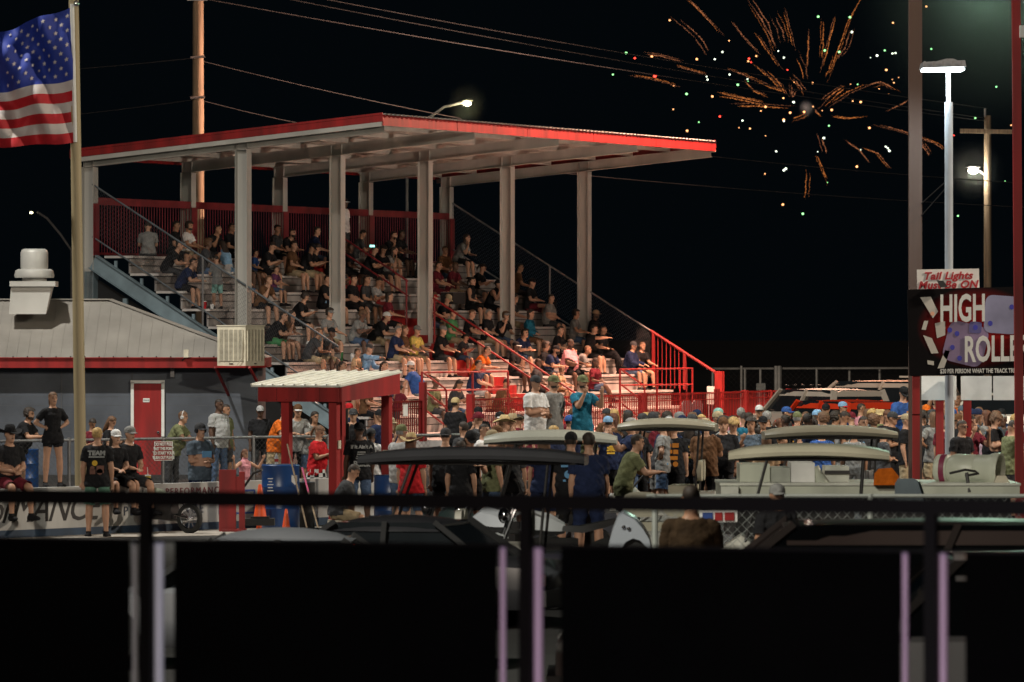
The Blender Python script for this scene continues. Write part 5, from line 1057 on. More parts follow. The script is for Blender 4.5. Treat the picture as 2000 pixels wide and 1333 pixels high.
# far fence behind the stand
ff = thing('far_fence', 'long tall chain-link fence in the dark beyond the parked cars', 'fence', G(1600, 230)); M_FAR = mat('far_fence_pipe', (.55, .53, .50), .5, .3, .2, 3)
zt = HC-(721-YH)*230/F
q = MB(); q.tube([G(1380, 231, zt), G(1600, 230, zt+.02), G(1790, 229, zt+.04)], .045, 6); q.build('top_rail', M_FAR, ff, True)
for px in (1392, 1448, 1455, 1485, 1516, 1522, 1595, 1659, 1718, 1776): q = MB(); q.tube([G(px, 230), G(px, 230, zt+(.12 if px in (1516, 1522, 1448) else 0))], .05 if px not in (1516, 1522) else .09, 6); q.build('post', M_FAR, ff, True)
q = MB(); a = G(1385, 230, .05); chain(q, a, G(1785, 230, .05)-a, Vector((0, 0, zt-.1)), .16, .004); q.build('wire_mesh', M_WIRE, ff)
for (xa, ya, xb, yb, Y, lab) in ((1381, 755, 1411, 790, 185, 'white notice board right of the last stand post'), (1477, 749, 1495, 762, 200, 'small white notice board before the far fence')):
    t = thing('notice_board', lab, 'board', G((xa+xb)/2, Y)); a, b = P(xa, yb, Y), P(xb, ya, Y); q = MB(); q.box(a.x, Y, a.z, b.x, Y+.04, b.z); q.build('board', M_WHITE, t)
    for x in (a.x+.05, b.x-.05): q = MB(); q.box(x-.03, Y+.045, 0, x+.03, Y+.08, b.z); q.build('leg', M_GALV, t)
def chair(p, rz, label):
    t = thing('plastic_chair', label, 'chair', p, 'grey chairs beside the stand', rz); M_ = mat('grey_plastic', (.30, .32, .35), .5)
    def pt(name, f): q = MB(); f(q); me = q.mesh(name, M_, True); o = bpy.data.objects.new(name, me); C.objects.link(o); o.parent = t
    pt('seat', lambda q: q.box(-.24, -.22, .42, .24, .24, .46))
    pt('backrest', lambda q: q.prism([(-.24, -.22, .46)]+[(.24*math.cos(math.pi-a), -.25, .66+.22*math.sin(a)) for a in [math.pi*i/10 for i in range(11)]]+[(.24, -.22, .46)], (0, .03, 0)))
    for x in (-.21, .21):
        for y in (-.19, .21): pt('leg', lambda q: q.box(x-.02, y-.02, 0, x+.02, y+.02, .42))
for i, px in enumerate((1330, 1350)): p = SP_(px, 775, 6.0); chair((p.x, p.y, .38), RZ0+R(160), ('left' if i == 0 else 'right')+' one of two grey chairs at the foot of the stand')
# things left on the seats
def cup(px, py, col, label, r=.045, h=.13, straw=False, row=None):
    best = min(((abs(YH-(RISE*k-HC)*F/(157.5+.9191*Sx(px, nose(k)-.15)-.3939*(nose(k)-.15))-py), k) for k in range(1, NR+1)))
    k = best[1]; v = nose(k)-.12; p = S(Sx(px, v), v, RISE*k+.002); t = thing('drink_cup', label, 'cup', p)
    q = MB(); q.lathe(p, [(r*.75, 0), (r, h), (r*1.05, h+.008)], 12); q.build('cup', cloth(COL[col]), t, True)
    if straw: q = MB(); q.tube([p+ZD*h, p+ZD*(h+.12)+VD*.02], .006, 6); q.build('straw', M_WHITE, t)
    else: q = MB(); q.lathe(p+ZD*(h+.009), [(r*.95, 0), (r*.6, .02)], 12); q.build('lid', M_WHITE, t)
cup(904, 517, 'white', 'white cup with straw alone on the top row', .06, .19, True); cup(711, 640, 'light grey', 'pale cup with straw by the second front column', .055, .18, True)
cup(688, 700, 'white', 'tall white cup beside the light blue sleeve', .055, .2); cup(635, 600, 'light blue', 'blue water bottle on the seat left of second column', .04, .24); cup(668, 700, 'green', 'bright green bottle behind the tied hair woman', .04, .26)
cup(400, 600, 'red', 'red cup below the standing child', .06, .18); cup(414, 598, 'white', 'round white lid beside the red cup', .06, .1); cup(594, 735, 'charcoal', 'dark bottle at the end of the stretched legs', .04, .22)
t = thing('folding_box', 'black cooler box with pale rim on the seat row right of third column', 'cooler box', SP_(885, 590, nose(7)-.4)); p = SP_(885, 595, nose(7)-.4)
q = MB(); q.obox(p+ZD*.18, UD*.45, VD*.2, ZD*.17); q.build('body', M_BLACK, t); q = MB(); q.obox(p+ZD*.36, UD*.46, VD*.21, ZD*.008); q.build('rim', M_GALV, t)
# ------------------------------------------------------------------ vehicles
def local(t, name, q, m, smooth=True, parent=None):
    me = q.mesh(name, m, smooth); o = bpy.data.objects.new(name, me); C.objects.link(o); o.parent = parent or t; return o
def paint(name, col, rough=.25): return mat(name, col, rough, .15, .06, 2)
def wheel(t, x, y, r, w=.2):
    s_ = 1 if x > 0 else -1
    q = MB(); q.lathe((x-s_*w/2, y, r), [(r*.62, 0), (r*.94, .0), (r, .03), (r, w-.03), (r*.94, w), (r*.62, w)], 24, axis=(s_, 0, 0)); wo = local(t, 'wheel', q, M_RUBBER)
    q = MB(); q.lathe((x-s_*w*.3, y, r), [(r*.62, 0), (r*.6, w*.66), (r*.2, w*.72), (.02, w*.74)], 24, axis=(s_, 0, 0)); local(t, 'rim', q, M_CHROME, True, wo)
def car(name, label, cat, p, rz, L, W, H, col, kind='sedan', m=None, group=None, pm=None, dome=.055):
    """length along local y (front at +y)"""
    t = thing(name, label, cat, p, group, rz); m = m or paint(name+'_paint_%d%d%d' % tuple(int(c*99) for c in col), col)
    hb, hh = (.62*H, .60*H) if kind != 'pickup' else (.58*H, .60*H); w = W/2; g_ = .22
    sec = {'sedan': ((-.5, .50, .62), (-.47, .60, .90), (-.30, .64, 1), (.18, .62, 1), (.42, .52, .96), (.49, .40, .84), (.5, .34, .7)),
           'suv': ((-.5, .58, .8), (-.48, .66, .95), (-.30, .67, 1), (.20, .66, 1), (.44, .60, .95), (.49, .42, .85), (.5, .36, .75)),
           'pickup': ((-.5, .56, .9), (-.49, .58, .97), (-.1, .58, 1), (.22, .58, 1), (.45, .55, .96), (.49, .45, .88), (.5, .38, .8))}[kind]
    rings = []
    for yy, zz, ww in sec:
        z1 = zz*H; x = w*ww
        rings.append([Vector(a) for a in ((-x*.94, yy*L, g_), (-x, yy*L, g_+.12), (-x, yy*L, z1*.62), (-x*.96, yy*L, z1-.05), (-x*.88, yy*L, z1), (0, yy*L, z1+.025), (x*.88, yy*L, z1), (x*.96, yy*L, z1-.05), (x, yy*L, z1*.62), (x, yy*L, g_+.12), (x*.94, yy*L, g_))])
    q = MB(); q.loft(rings); local(t, 'body', q, m)
    c0, c1, r0, r1 = {'sedan': (-.36, .24, -.20, .08), 'suv': (-.49, .24, -.45, .10), 'pickup': (-.14, .26, -.10, .13)}[kind]
    hb = (.67 if kind == 'suv' else .60)*H; hr = H-.03; wb = w*.90; wr = w*.74
    bot = lambda y: y*L
    # glass house
    q = MB(); q.loft([[Vector((-wb, bot(c0), hb-.04)), Vector((wb, bot(c0), hb-.04)), Vector((wb, bot(c1), hb-.04)), Vector((-wb, bot(c1), hb-.04))], [Vector((-wr, bot(r0), hr)), Vector((wr, bot(r0), hr)), Vector((wr, bot(r1), hr)), Vector((-wr, bot(r1), hr))]]); local(t, 'windows', q, M_GLASS, False)
    # roof: domed
    q = MB(); N = 8; rr_ = []; dp = .17 if kind == 'suv' else .10; xl = wr+(wb-wr)*dp/(hr-hb+.04)+.02
    for i in range(N+1):
        f = i/N; y = bot(r0)-.06+(bot(r1)-bot(r0)+.12)*f; dz = dome*math.sin(math.pi*f)**.6; s2 = .93+.07*math.sin(math.pi*f)**.5
        rr_.append([Vector((x*wr*s2*1.03, y, hr-.02+dz*(1-abs(x)**2.5)+(.0 if abs(x) < 1 else -.03))) for x in (-1, -.8, -.4, 0, .4, .8, 1)]+[Vector((xl, y, hr-dp)), Vector((-xl, y, hr-dp))])
    q.loft(rr_); local(t, 'roof', q, m)
    # pillars
    for s_ in (-1, 1):
        for (ya, yb) in ((c0, r0), (c1, r1), ((c0+c1)/2, (r0+r1)/2)):
            q = MB(); q.bar((s_*(wb+.004), bot(ya), hb-.03), (s_*(wr+.004), bot(yb), hr-.01), .17, .06, up=(0, 1, 0)); local(t, 'pillar', q, pm or m)
        q = MB(); q.ell((s_*(w+.06), bot(c1)-.12, hb+.04), .09, .06, .07); local(t, 'mirror', q, m)
        q = MB(); q.ell((s_*w*.72, L*.485, .38*H), .16*W/1.8, .07, .07); local(t, 'headlight', q, mat('lamp_lens', (.7, .7, .68), .1, .3, .05))
        q = MB(); q.box(s_*w*.78-.09, -L*.502, .40*H, s_*w*.78+.09, -L*.47, .50*H); local(t, 'tail_light', q, mat('tail_lens', (.35, .01, .01), .2, 0, .05), False)
        for y in (-.31, .31): wheel(t, s_*(w-.02), y*L, .33 if H < 1.6 else .38)
    q = MB(); q.box(-w*.85, L*.49, .24, w*.85, L*.515, .42); local(t, 'bumper', q, M_CHROME if kind == 'pickup' else M_BLACK, False)
    q = MB(); q.box(-w*.9, -L*.515, .26, w*.9, -L*.49, .44); local(t, 'bumper', q, M_CHROME if kind == 'pickup' else M_BLACK, False)
    if kind == 'pickup':
        q = MB(); q.box(-w*.84, -L*.485, .6*H-.0, w*.84, -L*.15, .6*H+.012); local(t, 'bed_cover', q, M_BLACK, False)
    return t
# far parked cars
car('parked_suv', 'bright red SUV parked behind the crowd', 'car', G(1633, 133), R(24), 4.4, 1.95, 1.74, (.55, .04, .012), 'suv')
t = car('parked_pickup', 'tan crew-cab pickup with roof rack parked behind the red SUV', 'car', G(1690, 162), R(62), 5.2, 1.95, 1.92, (.40, .31, .25), 'suv')
q = MB(); q.box(-.8, -2.4, 1.98, .8, -2.3, 2.06); q.box(-.8, -2.4, 1.0, -.74, -2.34, 2.0); q.box(.74, -2.4, 1.0, .8, -2.34, 2.0); q.box(-.8, -2.35, 2.0, -.74, -1.4, 2.05); q.box(.74, -2.35, 2.0, .8, -1.4, 2.05); local(t, 'rack', q, paint('rack_paint', (.42, .36, .30)), False)
t = car('parked_suv', 'pale SUV with roof lights between fence end and red SUV', 'car', G(1592, 152), R(28), 4.8, 1.95, 1.80, (.44, .38, .32), 'suv')
for i in range(5): q = MB(); q.ell((-.5+i*.25, .62, 1.87), .05, .06, .025); local(t, 'roof_light', q, M_RUBBER)
car('parked_van', 'long pale beige van at right behind the sign posts', 'van', G(1965, 141), R(82), 5.6, 2.0, 1.95, (.62, .56, .48), 'suv')
# golf carts
def cart(label, p, rz, L=2.0, W=1.2, roof=(.6, .6, .55), body=(.5, .48, .42), seat=(.40, .37, .30), H=1.85, group='golf carts in the pit lane', roofH=.13, long=False, rm=None):
    t = thing('golf_cart', label, 'golf cart', p, group, rz); M_r = rm or mat('cart_roof_%d%d%d' % tuple(int(c*99) for c in roof), roof, .4, 0, .12, 2); w = W/2
    N = 12; rings = []                                # domed roof, long axis y
    for i in range(N+1):
        f = i/N*2-1; e = (1-abs(f)**4)**.5 if abs(f) < 1 else 0; e = max(e, .25); zt = H-.055+.055*(1-abs(f)**2)+.0
        sq = lambda c_, p_: math.copysign(abs(c_)**p_, c_); rings.append([Vector((w*(.72+.28*e)*sq(math.cos(a), .35)*(1 if math.sin(a) < .3 else .93), f*L/2, zt+(roofH*(.25+.45*e) if math.sin(a) > 0 else .075)*sq(math.sin(a), .5))) for a in [2*math.pi*k/16 for k in range(16)]])
    q = MB(); q.loft(rings); local(t, 'roof', q, M_r)
    q = MB(); 
    for s_ in (-1, 1): q.tube([(s_*w*.8, -L*.46, H-.1), (s_*w*.8, L*.46, H-.1)], .02, 6)
    local(t, 'roof_frame', q, M_BLACK)
    for s_ in (-1, 1):
        q = MB(); q.tube([(s_*w*.84, L*.40, .7), (s_*w*.8, L*.26, H-.1)], .018, 8); local(t, 'strut', q, M_BLACK)
        q = MB(); q.tube([(s_*w*.84, -L*.30, .6), (s_*w*.8, -L*.34, H-.1)], .018, 8); local(t, 'strut', q, M_BLACK)
    q = MB(); M_b = mat('cart_body_%d%d%d' % tuple(int(c*99) for c in body), body, .35, 0, .1, 2)
    q.loft([[Vector((x*w*ww, y*L, z)) for x, z in ((-1, .22), (-1, h1*.8), (-.85, h1), (.85, h1), (1, h1*.8), (1, .22))] for y, h1, ww in ((-.56, .60, .8), (-.5, .68, .95), (-.2, .66, 1), (-.12, .34, 1), (.2, .34, 1), (.30, .62, 1), (.42, .82, .95), (.54, .66, .85), (.58, .45, .7))]); local(t, 'body', q, M_b)
    M_s = mat('cart_seat_%d%d%d' % tuple(int(c*99) for c in seat), seat, .55, 0, .12, 4)
    for y in ((-.14, .16) if long else (-.16,)):
        q = MB(); q.box(-w*.86, y*L-.22, .66, w*.86, y*L+.22, .78); local(t, 'seat', q, M_s)
        q = MB()
        for s_ in (-1, 1): q.loft([[Vector((s_*w*.44+w*.42*c_, y*L-.25-d, 1.02+.17*s2)) for c_, s2 in [(math.copysign(abs(math.cos(a))**.6, math.cos(a)), math.copysign(abs(math.sin(a))**.7, math.sin(a))) for a in [2*math.pi*k/16 for k in range(16)]]] for d in (0, .08)])
        local(t, 'seat_back', q, M_s)
    q = MB(); q.tube([(-w*.45+.17*math.cos(a), L*.22+.05*math.sin(a), .98+.14*math.sin(a)) for a in [2*math.pi*k/14 for k in range(15)]], .014, 6); q.tube([(-w*.45, L*.22, .98), (-w*.45, L*.36, .72)], .018, 6); local(t, 'steering_wheel', q, M_BLACK)
    q = MB(); q.prism([(-w*.8, L*.40, .80), (w*.8, L*.40, .80), (w*.78, L*.28, H-.14), (-w*.78, L*.28, H-.14)], (0, .006, 0)); gm = mat('clear_windshield', (.5, .55, .55), .05); gm.node_tree.nodes['Principled BSDF'].inputs['Alpha'].default_value = .10; local(t, 'windshield', q, gm, False)
    for s_ in (-1, 1):
        for y in (-.36, .38): wheel(t, s_*(w*.94), y*L, .23, .18)
        q = MB(); q.ell((s_*w*.6, L*.565, .6), .08, .04, .05); local(t, 'headlight', q, mat('lamp_lens', (.7, .7, .68), .1, .3, .05))
    return t
cart('black-roofed long golf cart nearest the rail with pale seats', G(925, 70), R(86), 2.75, 1.25, (.045, .045, .048), (.02, .02, .03), (.5, .48, .42), 1.86, long=True, rm=mat('black_gloss_roof', (.05, .05, .055), .22, 0, .1, 2))
cart('white-roofed golf cart in the middle behind the black one', G(1076, 85), R(88), 1.95, 1.2, (.66, .68, .60), (.10, .10, .12), (.4, .38, .3), 1.80)
cart('golf cart with tan roof and beige twin seat backs', G(1305, 96), R(84), 1.62, 1.2, (.26, .24, .18), (.30, .29, .25), (.36, .33, .24), 1.80)
cart('golf cart with flat tan roof in front of the densest crowd', G(1620, 89), R(91), 2.05, 1.2, (.27, .25, .19), (.12, .12, .13), (.2, .2, .2), 1.80)
cart('cream-roofed golf cart at right in front of the white truck', G(1580, 72), R(87), 2.0, 1.2, (.62, .58, .44), (.55, .54, .48), (.10, .12, .14), 1.86)
t = cart('low open cart frame with beige seat backs below the tan roof', G(1290, 78), R(0), 1.9, 1.25, (.05, .05, .05), (.45, .45, .42), (.36, .34, .26), 1.62)
for ch in [c for c in t.children if c.name.split('.')[0] in ('roof', 'roof_frame', 'strut', 'windshield')]: bpy.data.objects.remove(ch)
# white flatbed truck with jet dryer
TYk = 82.0
ft = thing('flatbed_truck', 'white flatbed service truck behind the cream-roofed cart', 'truck', G(1710, TYk)); M_TW = mat('truck_white', (.55, .58, .48), .4, 0, .2, 2, kind='streak')
def tb(name, xa, xb, ya, yb, dy0, dy1, m=None, parent=ft): q = MB(); a, b = P(xa, yb, TYk), P(xb, ya, TYk); q.box(a.x, TYk+dy0, a.z, b.x, TYk+dy1, b.z); return q.build(name, m or M_TW, parent)
tb('deck', 1406, 1988, 948, 972, -.3, 1.7); tb('deck_lip', 1404, 1990, 943, 947.6, -.33, 1.73, mat('truck_white_edge', (.66, .68, .60), .4)); tb('cabinet', 1446, 1505, 908, 942.5, .2, 1.4); tb('cabinet_door', 1505.5, 1545, 915, 942.5, .25, 1.3, mat('cabinet_grey', (.36, .38, .33), .5))
tb('tank_box', 1546, 1592, 905, 942.5, .1, 1.2, M_WHITE); tb('side_tank', 1406, 1440, 949, 971, -.42, -.31, mat('truck_white_edge', (.66, .68, .60), .4)); tb('engine_box', 1613, 1660, 912, 942.5, .2, 1.0, mat('truck_white_edge', (.66, .68, .60), .4)); tb('black_band', 1612, 1661, 920, 927, .16, .19, M_BLACK)
q = MB(); q.tube([P(1588, 915, 82.2), P(1600, 935, 82.2), P(1612, 952, 82.0)], .09, 14); q.build('intake_pipe', M_TW, ft, True)
q = MB(); q.prism([P(1942, 943, TYk), P(1948, 930, TYk), P(1965, 930, TYk), P(1972, 943, TYk)], (0, .3, 0)); q.build('wedge', M_CREAM, ft)
q = MB(); a, b = P(1420, 0, 1).x, 0; q.box(P(1420, 0, TYk).x, TYk+.1, .45, P(1975, 0, TYk).x, TYk+1.3, HC-(972-YH)*TYk/F-.003); q.build('chassis', M_BLACK, ft)
for px in (1490, 1560, 1900):
    for dy in (-.15, 1.4): q = MB(); c = G(px, TYk+dy, .42); q.lathe(c, [(.25, -.12), (.42, -.11), (.42, .11), (.25, .12)], 24, axis=(0, 1, 0)); q.build('wheel', M_RUBBER, ft, True)
jd = thing('jet_dryer', 'white barrel-shaped jet dryer with open round mouth on the truck', 'track dryer', P(1885, 942.6, TYk+.4)); ax = Vector((.93, -.36, -.04)).normalized(); c = P(1832, 915, TYk+.7)
q = MB(); q.lathe(c, [(.17, -.03), (.20, 0), (.205, .16), (.185, .18), (.20, .20), (.225, .28), (.225, .55), (.215, .57), (.225, .59), (.23, .76), (.25, .80), (.265, .86), (.265, .93), (.235, .93), (.21, .80), (.19, .6), (.02, .6)], 28, axis=ax); q.build('barrel', M_TW, jd, True)
q = MB(); q.lathe(c+ax*.06, [(.208, 0), (.208, .08)], 28, axis=ax); q.build('red_band', mat('dryer_band', (.25, .03, .08), .5), jd, True)
q = MB(); q.lathe(c+ax*.7, [(.19, 0), (.17, .03), (.03, .10)], 20, axis=ax); q.build('turbine_core', M_DARK, jd, True)
q = MB(); d_ = c+ax*.55; q.box(d_.x-.12, d_.y-.1, HC-(942.6-YH)*TYk/F+.004, d_.x+.12, d_.y+.12, d_.z-.2); q.build('pedestal', M_TW, jd)
q = MB(); q.tube([P(1855, 925, TYk-.1), P(1885, 918, TYk-.2), P(1905, 921, TYk-.2), P(1912, 925, TYk-.2), P(1885, 930, TYk-.2)], .018, 6); q.tube([P(1888, 924, TYk-.2), P(1893, 962, TYk-.3)], .025, 6); tag(q.build('hose_reel_arm', M_BLACK), 'bent black hose arm in front of the jet dryer', 'hose')
q = MB(); q.loft([[P(1706, 948, 81.5), P(1708, 925, 81.5), P(1716, 916, 81.5), P(1742, 914, 81.5), P(1755, 930, 81.5), P(1757, 948, 81.5)], [P(1706, 948, 82), P(1708, 928, 82), P(1716, 920, 82), P(1742, 918, 82), P(1755, 932, 82), P(1757, 948, 82)]]); tag(q.build('orange_bag', cloth((.62, .14, .01)), None, True), 'orange bag on the truck deck right of the cream roof', 'bag')
q = MB(); q.loft([[P(1747, 985, 70), P(1748, 945, 70), P(1754, 935, 70), P(1785, 935, 70), P(1793, 941, 70), P(1806, 985, 70)], [P(1755, 985, 70.5), P(1757, 948, 70.5), P(1762, 939, 70.5), P(1790, 938, 70.5), P(1798, 943, 70.5), P(1812, 985, 70.5)]])
for pt in (): pass
ts = thing('tall_seat', 'grey padded tall seat right of the cream-roofed cart', 'seat', G(1776, 70.2)); q.build('backrest', mat('seat_slate', (.10, .13, .15), .5), ts, True)
q = MB(); a = G(1755, 70.1); b = G(1806, 70.1); q.box(a.x, 69.8, .5, b.x, 70.5, 1.15); q.build('seat_base', M_BLACK, ts); q = MB(); q.box(a.x+.1, 70, 0, b.x-.1, 70.3, .5); q.build('pedestal', M_BLACK, ts)
# motorcycles
def moto(label, p, rz, col, s=1.0):
    t = thing('motorcycle', label, 'motorcycle', p, 'motorcycles in the pit lane', rz); t.scale = (s, s, s); m = mat('moto_%d%d%d' % tuple(int(c*99) for c in col), col, .3, 0, .1, 3)
    for y in (-.68, .68):
        q = MB(); q.lathe((-.05, y, .31), [(.22, 0), (.29, .0), (.31, .03), (.31, .07), (.29, .10), (.22, .10), (.22, 0)], 24, axis=(1, 0, 0), cap=False); wo = local(t, 'wheel', q, M_RUBBER)
        q = MB(); q.lathe((-.03, y, .31), [(.225, 0), (.20, .02), (.20, .04), (.225, .06)], 24, axis=(1, 0, 0), cap=False)
        for k in range(9): a_ = 2*math.pi*k/9; q.tube([(0, y, .31), (0, y+.21*math.cos(a_), .31+.21*math.sin(a_))], .006, 4)
        q.tube([(-.06, y, .31), (.06, y, .31)], .035, 8); local(t, 'rim', q, M_CHROME, True, wo)
    q = MB(); q.loft([[Vector((x*w_, y, z+h*zz)) for x, zz in ((-1, 0), (-.9, .7), (0, 1), (.9, .7), (1, 0), (0, -.3))] for y, z, w_, h in ((.34, .72, .09, .12), (.2, .72, .14, .22), (.0, .70, .14, .2), (-.16, .70, .08, .1))]); local(t, 'tank', q, m)
    q = MB(); q.loft([[Vector((x*w_, y, z+h*zz)) for x, zz in ((-1, 0), (-.8, .8), (.8, .8), (1, 0))] for y, z, w_, h in ((-.12, .70, .10, .08), (-.35, .68, .14, .1), (-.62, .74, .12, .09), (-.85, .82, .06, .05))]); local(t, 'seat', q, M_BLACK)
    q = MB(); q.loft([[Vector((x*.07, .68+.36*math.cos(a), .31+.36*math.sin(a)+z)) for x, z in ((-1, 0), (1, 0), (1, .02), (-1, .02))] for a in [R(20+20*k) for k in range(6)]]); local(t, 'front_fender', q, m)
    q = MB(); q.box(-.14, -.3, .28, .14, .22, .62); local(t, 'engine', q, M_BLACK, False)
    q = MB()
    for s_ in (-1, 1): q.tube([(s_*.09, .68, .31), (s_*.08, .42, .95)], .022, 8); local(t, 'fork_leg', q, M_CHROME); q = MB(); q.tube([(s_*.06, -.68, .31), (s_*.08, -.2, .42)], .022, 6); local(t, 'swing_arm', q, M_CHROME); q = MB()
    q = MB(); q.tube([(-.36, .26, 1.02), (-.2, .36, 1.04), (0, .42, .98), (.2, .36, 1.04), (.36, .26, 1.02)], .014, 8); local(t, 'handlebar', q, M_BLACK)
    q = MB(); q.ell((0, .54, .88), .09, .07, .09); local(t, 'headlight', q, M_CHROME)
    q = MB(); q.tube([(.14, .1, .3), (.16, -.3, .26), (.17, -.8, .34)], .045, 8); local(t, 'exhaust', q, M_CHROME); return t
moto('dirt bike with white fender leaning before the barrier', G(318, 95.3), R(58), (.22, .24, .18), .80)
moto('silver motorcycle parked left of the middle rail post', G(975, 76), R(60), (.62, .66, .72), 1.1); moto('white motorcycle parked right of the middle rail post', G(1075, 74), R(100), (.66, .68, .70), 1.12)
moto('dark motorcycle behind the black car roof', G(905, 80), R(75), (.03, .05, .05))
# near cars, only their upper parts show between the rail and the black panels
car('near_sedan', 'dark grey sedan roof low at left between the rails', 'car', G(500, 58), R(88), 4.6, 1.85, 1.31, (.06, .065, .07), 'sedan', paint('dark_grey_paint', (.13, .135, .15), .45), pm=M_DARK, dome=.13)
car('near_coupe', 'black coupe with chrome window line right of the grey sedan', 'car', G(745, 66), R(75), 4.2, 1.8, 1.22, (.03, .03, .035), 'sedan', paint('black_car_paint', (.03, .03, .034), .25), pm=M_DARK, dome=.09)
sc_ = thing('silver_sports_cart', 'silver sculpted cart front with dark wheel arch left of the nearest back', 'cart', G(1232, 66)); sp_ = paint('silver_paint', (.42, .46, .52), .25)
def sY(x, y, d=0): return P(x, y, 66)+Vector((0, d, 0))
out = ((1180, 1125), (1186, 1075), (1196, 1035), (1207, 1008), (1218, 1001), (1240, 1012), (1256, 1030), (1268, 1050), (1272, 1072), (1262, 1064), (1250, 1052), (1236, 1048), (1222, 1055), (1212, 1070), (1206, 1090), (1205, 1125))
q = MB(); q.loft([[sY(x, y+4, 0) for x, y in out], [sY(x, y, .06) for x, y in out], [sY(x+3, y-2, .6) for x, y in out], [sY(x+6, y+2, 1.15) for x, y in out]]); q.build('cowl', sp_, sc_, True)
for d in (.0, .95): q = MB(); q.lathe(sY(1238, 1092, d)+Vector((0, .05, 0)), [(.10, 0), (.22, .0), (.25, .04), (.25, .14), (.22, .18), (.1, .18)], 22, axis=(0, 1, 0)); q.build('wheel', M_RUBBER, sc_, True)
for x, y in ((1218, 1030), (1228, 1033)): q = MB(); q.ell(sY(x, y, -.01), .025, .02, .025); q.build('cowl_bolt', M_CHROME, sc_)
q = MB(); q.tube([sY(1180, 1100, .5), sY(1150, 1108, .5), sY(1110, 1100, .5)], .2, 10); q.build('seat', M_BLACK, sc_, True)
t = car('near_pickup', 'big tan-roofed crew-cab SUV close behind the right rail', 'car', G(1660, 50), R(89), 5.1, 1.95, 1.74, (.2, .16, .14), 'suv', paint('taupe_paint', (.20, .16, .15), .35), pm=mat('dark_taupe', (.05, .035, .032), .5))
t = car('near_suv', 'pale SUV roof with orange marker lamps at bottom right', 'car', G(1975, 43), R(92), 4.4, 1.9, 1.74, (.3, .33, .36), 'suv', paint('pale_suv_paint', (.42, .45, .48), .3), pm=M_BLACK)
q = MB(); q.box(-.80, -.6, 1.695, -.74, .52, 1.765); local(t, 'roof_rail', q, mat('bright_rail', (.75, .75, .78), .3, .4, .1, 4), False)
for y in (.12, .32): q = MB(); q.box(-.815, y, 1.712, -.801, y+.09, 1.75); local(t, 'marker_lamp', q, mat('marker_amber', (1, .5, .2), emit=(1.0, .45, .18), es=2), False)
# ------------------------------------------------------------------ railing in front of the camera
RA, RB = G(-60, 25.85), G(2060, 24.15); rd = (RB-RA).normalized(); rn = Vector((rd.y, -rd.x, 0))
def Rq(px, z, out=0):
    k = (px-1000)/F; o = RA+rn*out; t_ = (k*o.y-o.x)/(rd.x-k*rd.y); return o+rd*t_+ZD*z
M_RB = mat('black_rail_paint', (.004, .003, .003), .6, 0, .2, 3, spec=.1); M_NET = mat('black_banner_cloth', (.0016, .0016, .0016), .9, 0, .2, 3, spec=.05)
rl = thing('camera_railing', 'black railing with black cloth panels crossing the whole foreground', 'railing', (RA+RB)/2+ZD*1.5)
q = MB(); q.bar((RA+ZD*2.643), (RB+ZD*2.643), .06, .066); q.build('top_rail', M_RB, rl)
q = MB(); q.bar((RA+ZD*2.455), (RB+ZD*2.455), .03, .014); q.build('middle_rail', M_RB, rl)
for px in (286, 1028, 1819): q = MB(); a = Rq(px, 1.52); q.obox(a+ZD*.55, rd*.026, rn*.026, ZD*.55); q.build('post', M_RB, rl)
for xa, xb in ((-60, 254), (341, 971), (1096, 1759), (1886, 2060)):
    a, b = Rq(xa, 0, -.02), Rq(xb, 0, -.02); q = MB(); q.obox((a+b)/2+ZD*1.98, (b-a)/2, rn*.004, ZD*.477); q.build('cloth_panel', M_NET, rl)
M_PI = mat('pink_lit_pipe', (.66, .46, .62), .5, 0, .1, 2); M_PW = mat('white_lit_pipe', (.78, .80, .88), .5, 0, .1, 2)  # pink and white light on the strips is put into the pipe colours
for px, w_, m_ in ((264, .013, M_PW), (310, .024, M_PW), (982, .014, M_PI), (1051, .022, M_PI), (1768, .014, M_PI), (1842, .021, M_PI)):
    q = MB(); a = Rq(px, 1.52, -.05); q.tube([a, a+ZD*.925], w_, 10); q.build('baluster_pipe', m_, rl, True)
q = MB(); q.obox((RA+RB)/2+rn*1.2+ZD*1.44, rd*3.2, rn*1.6, ZD*.07); structure(q.build('spectator_deck', M_BLACK))
for s_ in (-1, 1): q = MB(); q.obox((RA+RB)/2+rn*1.2+rd*s_*2.8+ZD*.685, rd*.1, rn*.1, ZD*.685); structure(q.build('deck_support', M_BLACK))
